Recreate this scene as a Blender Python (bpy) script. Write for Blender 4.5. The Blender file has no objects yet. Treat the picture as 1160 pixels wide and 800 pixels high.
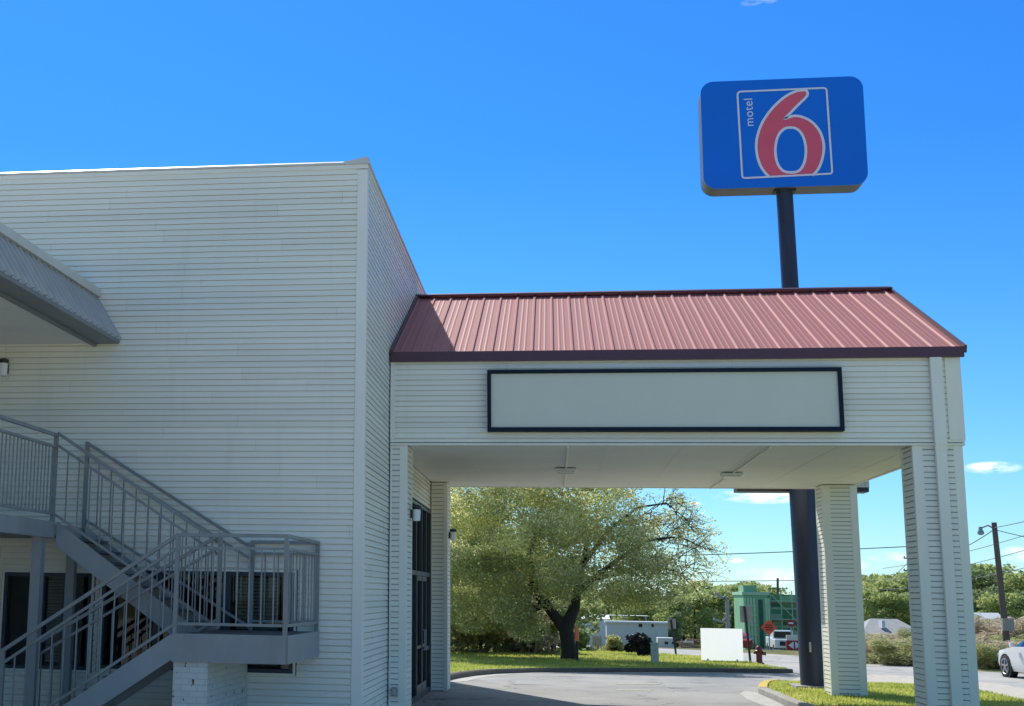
import bpy, bmesh, math, random
from mathutils import Vector, Matrix, noise
random.seed(7)
R = math.radians
scene = bpy.context.scene
col = scene.collection

# ------------------------------------------------------------------ camera (solved from the photograph's vanishing points)
YAW, PIT, ROL, F, PX, PY = -0.163946, 0.188632, 0.017194, 1608.1, 363.93, 362.6   # pixels of an 1160 x 800 frame
CAM = Vector((0, 0, 2.1))
_f = Vector((math.sin(YAW) * math.cos(PIT), math.cos(YAW) * math.cos(PIT), math.sin(PIT)))
_r = Vector((math.cos(YAW), -math.sin(YAW), 0))
_u = _r.cross(_f)
RIGHT = math.cos(ROL) * _r + math.sin(ROL) * _u
UP = -math.sin(ROL) * _r + math.cos(ROL) * _u
FWD = _f
cd = bpy.data.cameras.new('camera')
cam = bpy.data.objects.new('camera', cd)
col.objects.link(cam)
cam.matrix_world = Matrix(((RIGHT.x, UP.x, -FWD.x, 0), (RIGHT.y, UP.y, -FWD.y, 0), (RIGHT.z, UP.z, -FWD.z, CAM.z), (0, 0, 0, 1)))
cd.sensor_width = 36
cd.lens = F / 1160 * 36
cd.shift_x = (580 - PX) / 1160
cd.shift_y = -(400 - PY) / 1160
cd.clip_end = 6000
scene.camera = cam


def ray(u, v):
    return RIGHT * ((u - PX) / F) - UP * ((v - PY) / F) + FWD


def at(u, v, y):                       # the point seen at photo pixel (u, v) that stands at depth y
    d = ray(u, v)
    return CAM + d * (y / d.y)


def zt(y):                             # the lie of the land: level forecourt, falling gently to the street and the valley beyond
    pts = ((-1e5, 0), (36, 0), (50, -.43), (76, -.43), (250, -6.9), (1e5, -6.9))
    for (a, za), (b, zb) in zip(pts, pts[1:]):
        if y <= b:
            return za + (zb - za) * (y - a) / (b - a)
    return -6.9


def G(u, v):                           # where the sight line through (u, v) meets the land
    d = ray(u, v)
    y = 20.0
    while y < 400:
        p = CAM + d * (y / d.y)
        if p.z <= zt(y):
            return p
        y += .05
    return CAM + d * (250 / d.y)


# ------------------------------------------------------------------ helpers
def tag(o, label=None, cat=None, group=None, kind=None):
    if label: o['label'] = label
    if cat: o['category'] = cat
    if group: o['group'] = group
    if kind: o['kind'] = kind
    return o


def thing(name, label, cat, loc=(0, 0, 0), group=None, rz=0):
    o = bpy.data.objects.new(name, None)
    o.empty_display_size = .2
    col.objects.link(o)
    o.location = loc
    o.rotation_euler.z = rz
    return tag(o, label, cat, group)


def copy_tree(o, parent=None):
    c = o.copy()
    col.objects.link(c)
    if parent is not None:
        c.parent = parent
    for ch in list(o.children):
        copy_tree(ch, c)
    return c


class MB:
    def __init__(s):
        s.v = []; s.f = []; s.m = []; s.t = []
    def face(s, pts, m=0):
        n = len(s.v)
        s.v += [tuple(p) for p in pts]
        s.f.append(tuple(range(n, n + len(pts)))); s.m.append(m)
        return s
    def box(s, x0, x1, y0, y1, z0, z1, m=0):
        n = len(s.v)
        s.v += [(x, y, z) for x in (x0, x1) for y in (y0, y1) for z in (z0, z1)]
        for q in ((0, 1, 3, 2), (4, 6, 7, 5), (0, 4, 5, 1), (2, 3, 7, 6), (0, 2, 6, 4), (1, 5, 7, 3)):
            s.f.append(tuple(n + i for i in q)); s.m.append(m)
        return s
    def bar(s, a, b, w, h, up=(0, 0, 1), m=0):            # rectangular bar from a to b
        a = Vector(a); b = Vector(b); d = (b - a).normalized(); up = Vector(up)
        if abs(d.dot(up)) > .98: up = Vector((0, 1, 0))
        sx = d.cross(up).normalized(); sz = sx.cross(d)
        n = len(s.v)
        for p in (a, b):
            for i, j in ((-1, -1), (1, -1), (1, 1), (-1, 1)):
                s.v.append(tuple(p + sx * (i * w / 2) + sz * (j * h / 2)))
        for q in ((3, 2, 1, 0), (4, 5, 6, 7), (0, 1, 5, 4), (1, 2, 6, 5), (2, 3, 7, 6), (3, 0, 4, 7)):
            s.f.append(tuple(n + i for i in q)); s.m.append(m)
        return s
    def tube(s, pts, r, n=8, m=0, cap=True):
        pts = [Vector(p) for p in pts]
        rs = r if isinstance(r, (list, tuple)) else [r] * len(pts)
        rings = []
        prev = None
        for i, p in enumerate(pts):
            d = (pts[min(i + 1, len(pts) - 1)] - pts[max(i - 1, 0)]).normalized()
            ref = prev if prev is not None else (Vector((0, 1, 0)) if abs(d.z) > .9 else Vector((0, 0, 1)))
            x = d.cross(ref).normalized(); y = d.cross(x).normalized()
            prev = -y if prev is None else (ref - d * ref.dot(d)).normalized()
            k = len(s.v)
            for j in range(n):
                a = 2 * math.pi * j / n
                s.v.append(tuple(p + (x * math.cos(a) + y * math.sin(a)) * rs[i]))
            rings.append(k)
        for a, b in zip(rings, rings[1:]):
            for j in range(n):
                s.f.append((a + j, b + j, b + (j + 1) % n, a + (j + 1) % n)); s.m.append(m)
        if cap:
            s.f.append(tuple(rings[0] + j for j in range(n))); s.m.append(m)
            s.f.append(tuple(rings[-1] + n - 1 - j for j in range(n))); s.m.append(m)
        return s
    def lathe(s, c, prof, n=16, m=0):                     # prof: (r, z) from bottom to top about the vertical through c
        c = Vector(c)
        return s.tube([c + Vector((0, 0, z)) for r, z in prof], [max(r, 1e-4) for r, z in prof], n, m)
    def build(s, name, mat, parent=None, smooth=False, bevel=0):
        me = bpy.data.meshes.new(name)
        off = Vector((0, 0, 0))
        inv = None
        if parent is not None:
            chain = Matrix.Identity(4); q = parent
            mats = []
            while q is not None:
                mats.append(Matrix.Translation(q.location) @ q.rotation_euler.to_matrix().to_4x4()); q = q.parent
            for mm in reversed(mats): chain = chain @ mm
            inv = chain.inverted()
        vs = [inv @ Vector(p) for p in s.v] if inv is not None else s.v
        me.from_pydata([tuple(p) for p in vs], [], s.f)
        bm = bmesh.new(); bm.from_mesh(me)
        bmesh.ops.remove_doubles(bm, verts=bm.verts, dist=1e-5)
        if bevel:
            es = [e for e in bm.edges if len(e.link_faces) == 2 and e.calc_face_angle(0) > .6]
            bmesh.ops.bevel(bm, geom=es, offset=bevel, segments=2, profile=.6, affect='EDGES', clamp_overlap=True)
        bm.to_mesh(me); bm.free()
        mats = mat if isinstance(mat, (list, tuple)) else [mat]
        for mm in mats: me.materials.append(mm)
        if len(mats) > 1 and not bevel:
            for p, i in zip(me.polygons, s.m): p.material_index = i
        if smooth:
            for p in me.polygons: p.use_smooth = True
            me.set_sharp_from_angle(angle=R(40))
        o = bpy.data.objects.new(name, me)
        col.objects.link(o)
        if parent is not None: o.parent = parent
        return o


# ------------------------------------------------------------------ materials
def mat(name, base, rough=.6, metal=0, var=.12, scale=3.0, stretch=(1, 1, 1), bump=0, bscale=60, spec=.5, dirt=None, dirtamt=0, coords='Object', tint=0):
    m = bpy.data.materials.new(name); m.use_nodes = True
    N = m.node_tree.nodes; L = m.node_tree.links
    b = N['Principled BSDF']
    b.inputs['Roughness'].default_value = rough; b.inputs['Metallic'].default_value = metal
    b.inputs['Specular IOR Level'].default_value = spec
    tc = N.new('ShaderNodeTexCoord'); mp = N.new('ShaderNodeMapping'); mp.inputs['Scale'].default_value = stretch
    L.new(tc.outputs[coords], mp.inputs[0])
    nz = N.new('ShaderNodeTexNoise'); nz.inputs['Scale'].default_value = scale; nz.inputs['Detail'].default_value = 6
    nz.inputs['Roughness'].default_value = .6
    L.new(mp.outputs[0], nz.inputs['Vector'])
    mr = N.new('ShaderNodeMapRange'); mr.inputs[1].default_value = .3; mr.inputs[2].default_value = .7
    mr.inputs[3].default_value = 1 - var; mr.inputs[4].default_value = 1 + var
    L.new(nz.outputs[0], mr.inputs[0])
    mx = N.new('ShaderNodeVectorMath'); mx.operation = 'SCALE'; mx.inputs[0].default_value = base[:3]
    L.new(mr.outputs[0], mx.inputs['Scale'])
    out = mx.outputs[0]
    if dirt:
        n2 = N.new('ShaderNodeTexNoise'); n2.inputs['Scale'].default_value = scale * .35; n2.inputs['Detail'].default_value = 8
        n2.inputs['Roughness'].default_value = .7
        L.new(mp.outputs[0], n2.inputs['Vector'])
        r2 = N.new('ShaderNodeMapRange'); r2.inputs[1].default_value = .5; r2.inputs[2].default_value = .75
        r2.inputs[3].default_value = 0; r2.inputs[4].default_value = dirtamt
        L.new(n2.outputs[0], r2.inputs[0])
        mm = N.new('ShaderNodeMix'); mm.data_type = 'RGBA'
        L.new(r2.outputs[0], mm.inputs[0]); L.new(out, mm.inputs[6]); mm.inputs[7].default_value = (*dirt, 1)
        out = mm.outputs[2]
    if tint:
        oi = N.new('ShaderNodeObjectInfo'); r3 = N.new('ShaderNodeMapRange')
        r3.inputs[3].default_value = 1 - tint; r3.inputs[4].default_value = 1 + tint
        L.new(oi.outputs['Random'], r3.inputs[0])
        vm = N.new('ShaderNodeVectorMath'); vm.operation = 'SCALE'
        L.new(out, vm.inputs[0]); L.new(r3.outputs[0], vm.inputs['Scale']); out = vm.outputs[0]
    L.new(out, b.inputs['Base Color'])
    if bump:
        n3 = N.new('ShaderNodeTexNoise'); n3.inputs['Scale'].default_value = bscale; n3.inputs['Detail'].default_value = 4
        L.new(mp.outputs[0], n3.inputs['Vector'])
        bp = N.new('ShaderNodeBump'); bp.inputs['Strength'].default_value = bump; bp.inputs['Distance'].default_value = .02
        L.new(n3.outputs[0], bp.inputs['Height']); L.new(bp.outputs[0], b.inputs['Normal'])
    return m


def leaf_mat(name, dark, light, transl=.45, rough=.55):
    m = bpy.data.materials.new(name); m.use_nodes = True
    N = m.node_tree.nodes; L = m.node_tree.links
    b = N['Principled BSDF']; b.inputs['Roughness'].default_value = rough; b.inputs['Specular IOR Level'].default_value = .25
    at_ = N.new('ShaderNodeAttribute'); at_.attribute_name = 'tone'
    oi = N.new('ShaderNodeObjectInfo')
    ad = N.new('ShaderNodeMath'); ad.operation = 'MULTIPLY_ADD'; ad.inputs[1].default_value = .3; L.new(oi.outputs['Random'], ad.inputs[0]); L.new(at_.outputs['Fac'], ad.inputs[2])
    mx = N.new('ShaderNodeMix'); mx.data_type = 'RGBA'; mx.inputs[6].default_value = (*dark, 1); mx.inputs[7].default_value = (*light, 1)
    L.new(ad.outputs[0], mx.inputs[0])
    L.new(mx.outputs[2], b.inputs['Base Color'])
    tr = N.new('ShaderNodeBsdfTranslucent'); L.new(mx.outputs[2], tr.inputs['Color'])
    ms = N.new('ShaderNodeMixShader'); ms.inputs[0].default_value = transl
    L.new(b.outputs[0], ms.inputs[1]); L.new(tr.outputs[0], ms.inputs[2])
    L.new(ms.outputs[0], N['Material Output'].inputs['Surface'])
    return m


def glass_mat(name, tintc, rough=.03):
    m = bpy.data.materials.new(name); m.use_nodes = True
    N = m.node_tree.nodes; L = m.node_tree.links
    b = N['Principled BSDF']; b.inputs['Roughness'].default_value = rough
    b.inputs['Specular IOR Level'].default_value = .5
    tc = N.new('ShaderNodeTexCoord'); nz = N.new('ShaderNodeTexNoise'); nz.inputs['Scale'].default_value = 1.6
    L.new(tc.outputs['Object'], nz.inputs['Vector'])
    bp = N.new('ShaderNodeBump'); bp.inputs['Strength'].default_value = .06; bp.inputs['Distance'].default_value = .03
    L.new(nz.outputs[0], bp.inputs['Height']); L.new(bp.outputs[0], b.inputs['Normal'])
    tr = N.new('ShaderNodeBsdfTransparent'); tr.inputs[0].default_value = (*tintc, 1)
    fr = N.new('ShaderNodeFresnel'); fr.inputs[0].default_value = 1.5
    gl = N.new('ShaderNodeBsdfGlossy'); gl.inputs['Roughness'].default_value = rough; L.new(bp.outputs[0], gl.inputs['Normal'])
    mr = N.new('ShaderNodeMath'); mr.operation = 'MULTIPLY_ADD'; mr.inputs[1].default_value = .9; mr.inputs[2].default_value = .0
    L.new(fr.outputs[0], mr.inputs[0])
    ms = N.new('ShaderNodeMixShader'); L.new(mr.outputs[0], ms.inputs[0]); L.new(tr.outputs[0], ms.inputs[1]); L.new(gl.outputs[0], ms.inputs[2])
    L.new(ms.outputs[0], N['Material Output'].inputs['Surface'])
    N.remove(b)
    return m


M = {}
def siding_mat(name, k):
    m = mat(name, (.865 * k, .845 * k, .73 * k), .5, var=.05, scale=1.2, stretch=(.25, .25, 11), bump=.05, bscale=40, dirt=(.6, .6, .55), dirtamt=.3)
    N = m.node_tree.nodes; L = m.node_tree.links; b = N['Principled BSDF']; src = b.inputs['Base Color'].links[0].from_socket
    tc = N.new('ShaderNodeTexCoord')
    for stretch, sc, lo, hi, amt, colr in (((1, 1, .10), 3.2, .56, .82, .24, (.48, .47, .42)), ((1, 1, 1), .22, .45, .75, .28, (.64, .65, .61))):
        mp = N.new('ShaderNodeMapping'); mp.inputs['Scale'].default_value = stretch; L.new(tc.outputs['Object'], mp.inputs[0])
        nz = N.new('ShaderNodeTexNoise'); nz.inputs['Scale'].default_value = sc; nz.inputs['Detail'].default_value = 7; nz.inputs['Roughness'].default_value = .65; L.new(mp.outputs[0], nz.inputs['Vector'])
        mr = N.new('ShaderNodeMapRange'); mr.inputs[1].default_value = lo; mr.inputs[2].default_value = hi; mr.inputs[4].default_value = amt; L.new(nz.outputs[0], mr.inputs[0])
        mx = N.new('ShaderNodeMix'); mx.data_type = 'RGBA'; mx.inputs[7].default_value = (*colr, 1); L.new(mr.outputs[0], mx.inputs[0]); L.new(src, mx.inputs[6]); src = mx.outputs[2]
    L.new(src, b.inputs['Base Color'])
    return m
M['siding'] = [siding_mat('vinyl siding', 1.0), siding_mat('vinyl siding faded', .965), siding_mat('vinyl siding chalked', 1.03)]
M['trim'] = mat('siding trim', (.84, .825, .725), .45, var=.04, scale=1.5, stretch=(1, 1, .3), dirt=(.55, .56, .54), dirtamt=.3)
M['soffit'] = mat('soffit panel', (.80, .79, .75), .6, var=.05, scale=.7, dirt=(.54, .52, .48), dirtamt=.4)
M['cap'] = mat('parapet cap metal', (.62, .61, .57), .4, var=.06, scale=2, dirt=(.4, .37, .32), dirtamt=.4)
M['grout'] = mat('wall core', (.30, .32, .32), .8)
M['roof'] = mat('red metal roofing', (.42, .145, .145), .62, var=.06, scale=2.2, stretch=(2.5, .12, .12), dirt=(.36, .16, .155), dirtamt=.5, spec=.2)
M['roof_trim'] = mat('maroon trim', (.085, .028, .045), .4, var=.08)
M['mansard'] = mat('grey ribbed metal', (.44, .43, .41), .42, metal=.15, var=.08, scale=2)
M['mansard_flat'] = mat('grey eave metal', (.20, .21, .22), .5, var=.08, scale=2)
M['rail'] = mat('grey rail paint', (.23, .245, .245), .45, var=.1, scale=4, dirt=(.16, .12, .09), dirtamt=.5)
M['stringer'] = mat('grey stringer paint', (.29, .31, .32), .5, var=.1, scale=2, stretch=(1, 1, .4), dirt=(.21, .17, .14), dirtamt=.6, bump=.05, bscale=20)
M['tread'] = mat('dark tread', (.07, .085, .1), .7)
M['concrete'] = mat('concrete', (.36, .35, .32), .85, var=.12, scale=2.5, bump=.2, bscale=50, dirt=(.22, .21, .19), dirtamt=.5)
M['lot'] = mat('pale bounce ground', (.74, .66, .54), .9, var=.12, scale=.6, bump=.1, bscale=30, dirt=(.42, .38, .33), dirtamt=.4)  # made pale and warm for the light it bounces, not a known paving
M['gutter'] = mat('pale gutter concrete', (.47, .46, .43), .85, var=.12, scale=3, bump=.15, bscale=50, dirt=(.28, .27, .25), dirtamt=.5)
M['kerb'] = mat('kerb concrete', (.115, .098, .075), .9, var=.2, scale=4, bump=.3, bscale=40, dirt=(.12, .11, .1), dirtamt=.6)
M['kerb_yellow'] = mat('yellow kerb paint', (.62, .43, .05), .7, var=.15, scale=9, dirt=(.35, .32, .27), dirtamt=.7)
M['navy'] = mat('navy frame', (.008, .018, .035), .6, var=.1, spec=.15)
M['blank'] = mat('blank panel', (.64, .655, .55), .45, var=.03, scale=.8)
M['dark'] = mat('interior dark', (.02, .025, .03), .9)
M['frame'] = mat('dark window frame', (.02, .035, .06), .4, var=.1)
M['frame_bronze'] = mat('dark storefront frame', (.025, .03, .035), .35, var=.1)
M['blind'] = mat('window blind', (.50, .47, .38), .7, var=.06, scale=2)
M['white'] = mat('white enamel', (.78, .78, .76), .45, var=.03)
M['board_white'] = mat('white board', (.90, .90, .90), .5, var=.01)
def _translucent(m, c, f):
    N_ = m.node_tree.nodes; L_ = m.node_tree.links; t_ = N_.new('ShaderNodeBsdfTranslucent'); t_.inputs[0].default_value = (*c, 1)
    x_ = N_.new('ShaderNodeMixShader'); x_.inputs[0].default_value = f; L_.new(N_['Principled BSDF'].outputs[0], x_.inputs[1]); L_.new(t_.outputs[0], x_.inputs[2]); L_.new(x_.outputs[0], N_['Material Output'].inputs['Surface'])
M['plastic_sheet'] = mat('white corrugated plastic sheet', (.92, .92, .92), .5, var=.01)
_translucent(M['plastic_sheet'], (.95, .95, .95), .6)
M['lens'] = mat('frosted lamp glass', (.82, .82, .80), .25, var=.02)
M['black'] = mat('black metal', (.012, .013, .015), .45, var=.15)
M['pole'] = mat('dark painted pole', (.025, .03, .055), .42, spec=.45, var=.25, scale=5, stretch=(2, 2, .15), dirt=(.05, .055, .07), dirtamt=.5)
M['sign_blue'] = mat('blue sign face', (.004, .17, .74), .45, spec=.25, var=.04, scale=.6)
M['sign_red'] = mat('red numeral', (.74, .115, .18), .45, spec=.25, var=.03)
M['sign_white'] = mat('white sign line', (.72, .76, .84), .4, var=.02)
M['sign_edge'] = mat('sign cabinet metal', (.09, .10, .13), .45, metal=.1, var=.15, scale=3, dirt=(.07, .075, .09), dirtamt=.8)
M['ribbed_cab'] = mat('ribbed cabinet', (.55, .55, .50), .5, var=.1)
M['brick_white'] = None
M['hydrant'] = mat('dark red hydrant', (.15, .02, .022), .45, var=.2, scale=9)
M['orange'] = mat('orange plastic', (.95, .22, .10), .5, var=.06)
M['orange_sign'] = mat('orange sign sheet', (.85, .10, .02), .4, var=.04)
M['utility_green'] = mat('pale green cabinet', (.40, .47, .38), .5, var=.06)
M['alu'] = mat('sign back aluminium', (.33, .31, .27), .5, metal=.2, var=.1)
M['wood_pole'] = mat('weathered pole wood', (.14, .115, .09), .85, var=.25, scale=4, stretch=(3, 3, .2), bump=.3)
M['galv'] = mat('galvanised steel', (.36, .38, .39), .45, metal=.4, var=.1)
M['wire'] = mat('power cable', (.10, .12, .14), .6)
M['car_white'] = mat('white car paint', (.80, .80, .80), .22, var=.01, spec=.7)
M['car_red'] = mat('red car paint', (.35, .02, .025), .25, var=.02)
M['car_grey'] = mat('grey car paint', (.30, .32, .34), .25, var=.02)
M['car_glass'] = mat('dark car glass', (.015, .02, .025), .08, var=.02)
M['tyre'] = mat('tyre rubber', (.02, .02, .02), .8)
M['rim'] = mat('alloy rim', (.45, .46, .47), .3, metal=.7)
M['lamp_clear'] = mat('headlamp', (.7, .72, .75), .1)
M['green_wall'] = mat('green sheathing', (.24, .48, .26), .6, var=.12, scale=.5, stretch=(1, 1, .3))
M['green_dark'] = mat('dark green recess', (.03, .12, .09), .8, var=.2)
M['green_net'] = mat('green scaffold netting', (.12, .32, .18), .8, var=.3, scale=.35, bump=.1)
M['green_pole'] = mat('pale green batten', (.42, .64, .43), .6)
M['shed_white'] = mat('white shed metal', (.62, .64, .66), .5, var=.05)
M['shed_grey'] = mat('grey shed metal', (.66, .64, .60), .6, var=.06)
M['shed_roof'] = mat('pale shed roof', (.62, .70, .68), .5, var=.05)
M['house_wall'] = mat('brown brick house wall', (.20, .13, .10), .85, var=.15)
M['house_roof'] = mat('grey shingle roof', (.30, .31, .32), .8, var=.12, scale=2)
M['timber'] = mat('stacked timber', (.36, .22, .14), .8, var=.25, scale=1.5)
M['tan'] = mat('tan cabinet', (.42, .36, .22), .7, var=.15)
M['monument_red'] = mat('dark red sign board', (.33, .015, .03), .4, var=.05)
M['bark'] = mat('dark bark', (.035, .032, .03), .9, var=.35, scale=6, stretch=(2, 2, .4), bump=.6, bscale=14)
M['twig'] = mat('grey twig bark', (.12, .12, .11), .9, var=.3, scale=6)
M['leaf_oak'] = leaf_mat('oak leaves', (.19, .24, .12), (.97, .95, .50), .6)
M['leaf_shrub'] = leaf_mat('shrub leaves', (.17, .19, .10), (.52, .50, .24), .45)
M['leaf_dark'] = leaf_mat('dark shrub leaves', (.012, .014, .02), (.035, .04, .05), .15)
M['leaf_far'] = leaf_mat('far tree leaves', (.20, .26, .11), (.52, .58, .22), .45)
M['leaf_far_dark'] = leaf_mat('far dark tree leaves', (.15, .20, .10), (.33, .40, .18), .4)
M['brush'] = leaf_mat('dry brush', (.34, .28, .20), (.70, .60, .44), .4)
M['brush_green'] = leaf_mat('green brush', (.24, .27, .12), (.56, .56, .26), .45)


def brick_mat(name, c1, c2, mortar, dirt):
    m = bpy.data.materials.new(name); m.use_nodes = True
    N = m.node_tree.nodes; L = m.node_tree.links; b = N['Principled BSDF']
    tc = N.new('ShaderNodeTexCoord')
    sx = N.new('ShaderNodeSeparateXYZ'); L.new(tc.outputs['Object'], sx.inputs[0])
    ad = N.new('ShaderNodeMath'); L.new(sx.outputs[0], ad.inputs[0]); L.new(sx.outputs[1], ad.inputs[1])
    cx = N.new('ShaderNodeCombineXYZ'); L.new(ad.outputs[0], cx.inputs[0]); L.new(sx.outputs[2], cx.inputs[1])
    br = N.new('ShaderNodeTexBrick'); br.inputs['Color1'].default_value = (*c1, 1); br.inputs['Color2'].default_value = (*c2, 1)
    br.inputs['Mortar'].default_value = (*mortar, 1); br.inputs['Scale'].default_value = 1; br.inputs['Brick Width'].default_value = .21
    br.inputs['Row Height'].default_value = .075; br.inputs['Mortar Size'].default_value = .006
    L.new(cx.outputs[0], br.inputs['Vector'])
    nz = N.new('ShaderNodeTexNoise'); nz.inputs['Scale'].default_value = 9; nz.inputs['Detail'].default_value = 3; L.new(cx.outputs[0], nz.inputs['Vector'])
    mr = N.new('ShaderNodeMapRange'); mr.inputs[1].default_value = .66; mr.inputs[2].default_value = .68; L.new(nz.outputs[0], mr.inputs[0])
    mx = N.new('ShaderNodeMix'); mx.data_type = 'RGBA'; mx.inputs[7].default_value = (*dirt, 1)
    L.new(mr.outputs[0], mx.inputs[0]); L.new(br.outputs[0], mx.inputs[6]); L.new(mx.outputs[2], b.inputs['Base Color'])
    bp = N.new('ShaderNodeBump'); bp.inputs['Strength'].default_value = .5; bp.inputs['Distance'].default_value = .01; bp.invert = True
    L.new(br.outputs['Fac'], bp.inputs['Height']); L.new(bp.outputs[0], b.inputs['Normal'])
    b.inputs['Roughness'].default_value = .8
    return m


M['brick_white'] = brick_mat('white painted brick', (.66, .66, .60), (.60, .60, .55), (.52, .52, .47), (.10, .08, .07))


def asphalt_mat(name, base, light, cracks=.7):
    m = bpy.data.materials.new(name); m.use_nodes = True
    N = m.node_tree.nodes; L = m.node_tree.links; b = N['Principled BSDF']; b.inputs['Roughness'].default_value = .85
    tc = N.new('ShaderNodeTexCoord')
    def nz(s, d=6, r=.6):
        n = N.new('ShaderNodeTexNoise'); n.inputs['Scale'].default_value = s; n.inputs['Detail'].default_value = d; n.inputs['Roughness'].default_value = r
        L.new(tc.outputs['Object'], n.inputs['Vector']); return n
    a = nz(.35); mx = N.new('ShaderNodeMix'); mx.data_type = 'RGBA'; mx.inputs[6].default_value = (*base, 1); mx.inputs[7].default_value = (*light, 1)
    mr = N.new('ShaderNodeMapRange'); mr.inputs[1].default_value = .35; mr.inputs[2].default_value = .68; L.new(a.outputs[0], mr.inputs[0]); L.new(mr.outputs[0], mx.inputs[0])
    g = nz(55, 3); m2 = N.new('ShaderNodeMapRange'); m2.inputs[1].default_value = .25; m2.inputs[2].default_value = .75; m2.inputs[3].default_value = .75; m2.inputs[4].default_value = 1.25
    L.new(g.outputs[0], m2.inputs[0])
    sc = N.new('ShaderNodeVectorMath'); sc.operation = 'SCALE'; L.new(mx.outputs[2], sc.inputs[0]); L.new(m2.outputs[0], sc.inputs['Scale'])
    wv = nz(1.1, 4); va = N.new('ShaderNodeVectorMath'); va.operation = 'MULTIPLY_ADD'; va.inputs[1].default_value = (1.6, 1.6, 0)
    L.new(wv.outputs['Color'], va.inputs[0]); L.new(tc.outputs['Object'], va.inputs[2])
    vo = N.new('ShaderNodeTexVoronoi'); vo.feature = 'DISTANCE_TO_EDGE'; vo.inputs['Scale'].default_value = .28; L.new(va.outputs[0], vo.inputs['Vector'])
    m3 = N.new('ShaderNodeMapRange'); m3.inputs[1].default_value = .0; m3.inputs[2].default_value = .012; m3.inputs[3].default_value = 1 - cracks; m3.inputs[4].default_value = 1
    L.new(vo.outputs['Distance'], m3.inputs[0])
    st = nz(.9, 5, .55); m4 = N.new('ShaderNodeMapRange'); m4.inputs[1].default_value = .56; m4.inputs[2].default_value = .70; m4.inputs[3].default_value = 1; m4.inputs[4].default_value = .62
    L.new(st.outputs[0], m4.inputs[0])
    pm = N.new('ShaderNodeMath'); pm.operation = 'MULTIPLY'; L.new(m3.outputs[0], pm.inputs[0]); L.new(m4.outputs[0], pm.inputs[1])
    s2 = N.new('ShaderNodeVectorMath'); s2.operation = 'SCALE'; L.new(sc.outputs[0], s2.inputs[0]); L.new(pm.outputs[0], s2.inputs['Scale'])
    L.new(s2.outputs[0], b.inputs['Base Color'])
    bp = N.new('ShaderNodeBump'); bp.inputs['Strength'].default_value = .35; bp.inputs['Distance'].default_value = .01; L.new(g.outputs[0], bp.inputs['Height']); L.new(bp.outputs[0], b.inputs['Normal'])
    return m


M['asphalt'] = asphalt_mat('worn asphalt', (.27, .262, .25), (.37, .362, .345))
M['street'] = asphalt_mat('street asphalt', (.36, .35, .335), (.48, .47, .45), .4)


def turf_mat(name, a, b_, c):
    m = bpy.data.materials.new(name); m.use_nodes = True
    N = m.node_tree.nodes; L = m.node_tree.links; b = N['Principled BSDF']; b.inputs['Roughness'].default_value = .9; b.inputs['Specular IOR Level'].default_value = .1
    tc = N.new('ShaderNodeTexCoord')
    n1 = N.new('ShaderNodeTexNoise'); n1.inputs['Scale'].default_value = .5; n1.inputs['Detail'].default_value = 5; L.new(tc.outputs['Object'], n1.inputs[0])
    n2 = N.new('ShaderNodeTexNoise'); n2.inputs['Scale'].default_value = 9; n2.inputs['Detail'].default_value = 5; L.new(tc.outputs['Object'], n2.inputs[0])
    cr = N.new('ShaderNodeValToRGB'); e = cr.color_ramp.elements
    e[0].position = .35; e[0].color = (*a, 1); e[1].position = .7; e[1].color = (*c, 1)
    k = e.new(.52); k.color = (*b_, 1)
    L.new(n1.outputs[0], cr.inputs[0])
    mr = N.new('ShaderNodeMapRange'); mr.inputs[1].default_value = .3; mr.inputs[2].default_value = .7; mr.inputs[3].default_value = .6; mr.inputs[4].default_value = 1.4; L.new(n2.outputs[0], mr.inputs[0])
    sc = N.new('ShaderNodeVectorMath'); sc.operation = 'SCALE'; L.new(cr.outputs[0], sc.inputs[0]); L.new(mr.outputs[0], sc.inputs['Scale'])
    L.new(sc.outputs[0], b.inputs['Base Color'])
    bp = N.new('ShaderNodeBump'); bp.inputs['Strength'].default_value = .8; bp.inputs['Distance'].default_value = .05; L.new(n2.outputs[0], bp.inputs['Height']); L.new(bp.outputs[0], b.inputs['Normal'])
    return m


M['turf'] = turf_mat('lawn turf', (.20, .26, .05), (.34, .38, .08), (.46, .42, .17))
M['land'] = turf_mat('rough land', (.12, .13, .045), (.20, .20, .08), (.28, .25, .13))
M['gravel'] = mat('gravel shoulder', (.52, .47, .41), .9, var=.25, scale=6, bump=.4, bscale=30, dirt=(.28, .25, .2), dirtamt=.5)
M['blade'] = leaf_mat('grass blades', (.26, .34, .06), (.62, .62, .16), .55)

# ------------------------------------------------------------------ sky and sun
EL, AZ = R(44.5), math.atan2(-.447, .894)          # sun high behind the motel, to the left
w = bpy.data.worlds.new('World'); scene.world = w; w.use_nodes = True
N = w.node_tree.nodes; L = w.node_tree.links
bg = N['Background']; bg.inputs['Strength'].default_value = .15
sky = N.new('ShaderNodeTexSky'); sky.sky_type = 'NISHITA'; sky.sun_disc = False
sky.sun_elevation = EL; sky.sun_rotation = AZ; sky.altitude = 100; sky.air_density = 1.0; sky.dust_density = .15; sky.ozone_density = 2.0
tc = N.new('ShaderNodeTexCoord'); sp = N.new('ShaderNodeSeparateXYZ'); L.new(tc.outputs['Generated'], sp.inputs[0])
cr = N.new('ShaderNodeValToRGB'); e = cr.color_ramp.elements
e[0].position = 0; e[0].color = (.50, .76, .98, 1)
e[1].position = 1; e[1].color = (1.3, 1.15, .85, 1)
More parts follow.
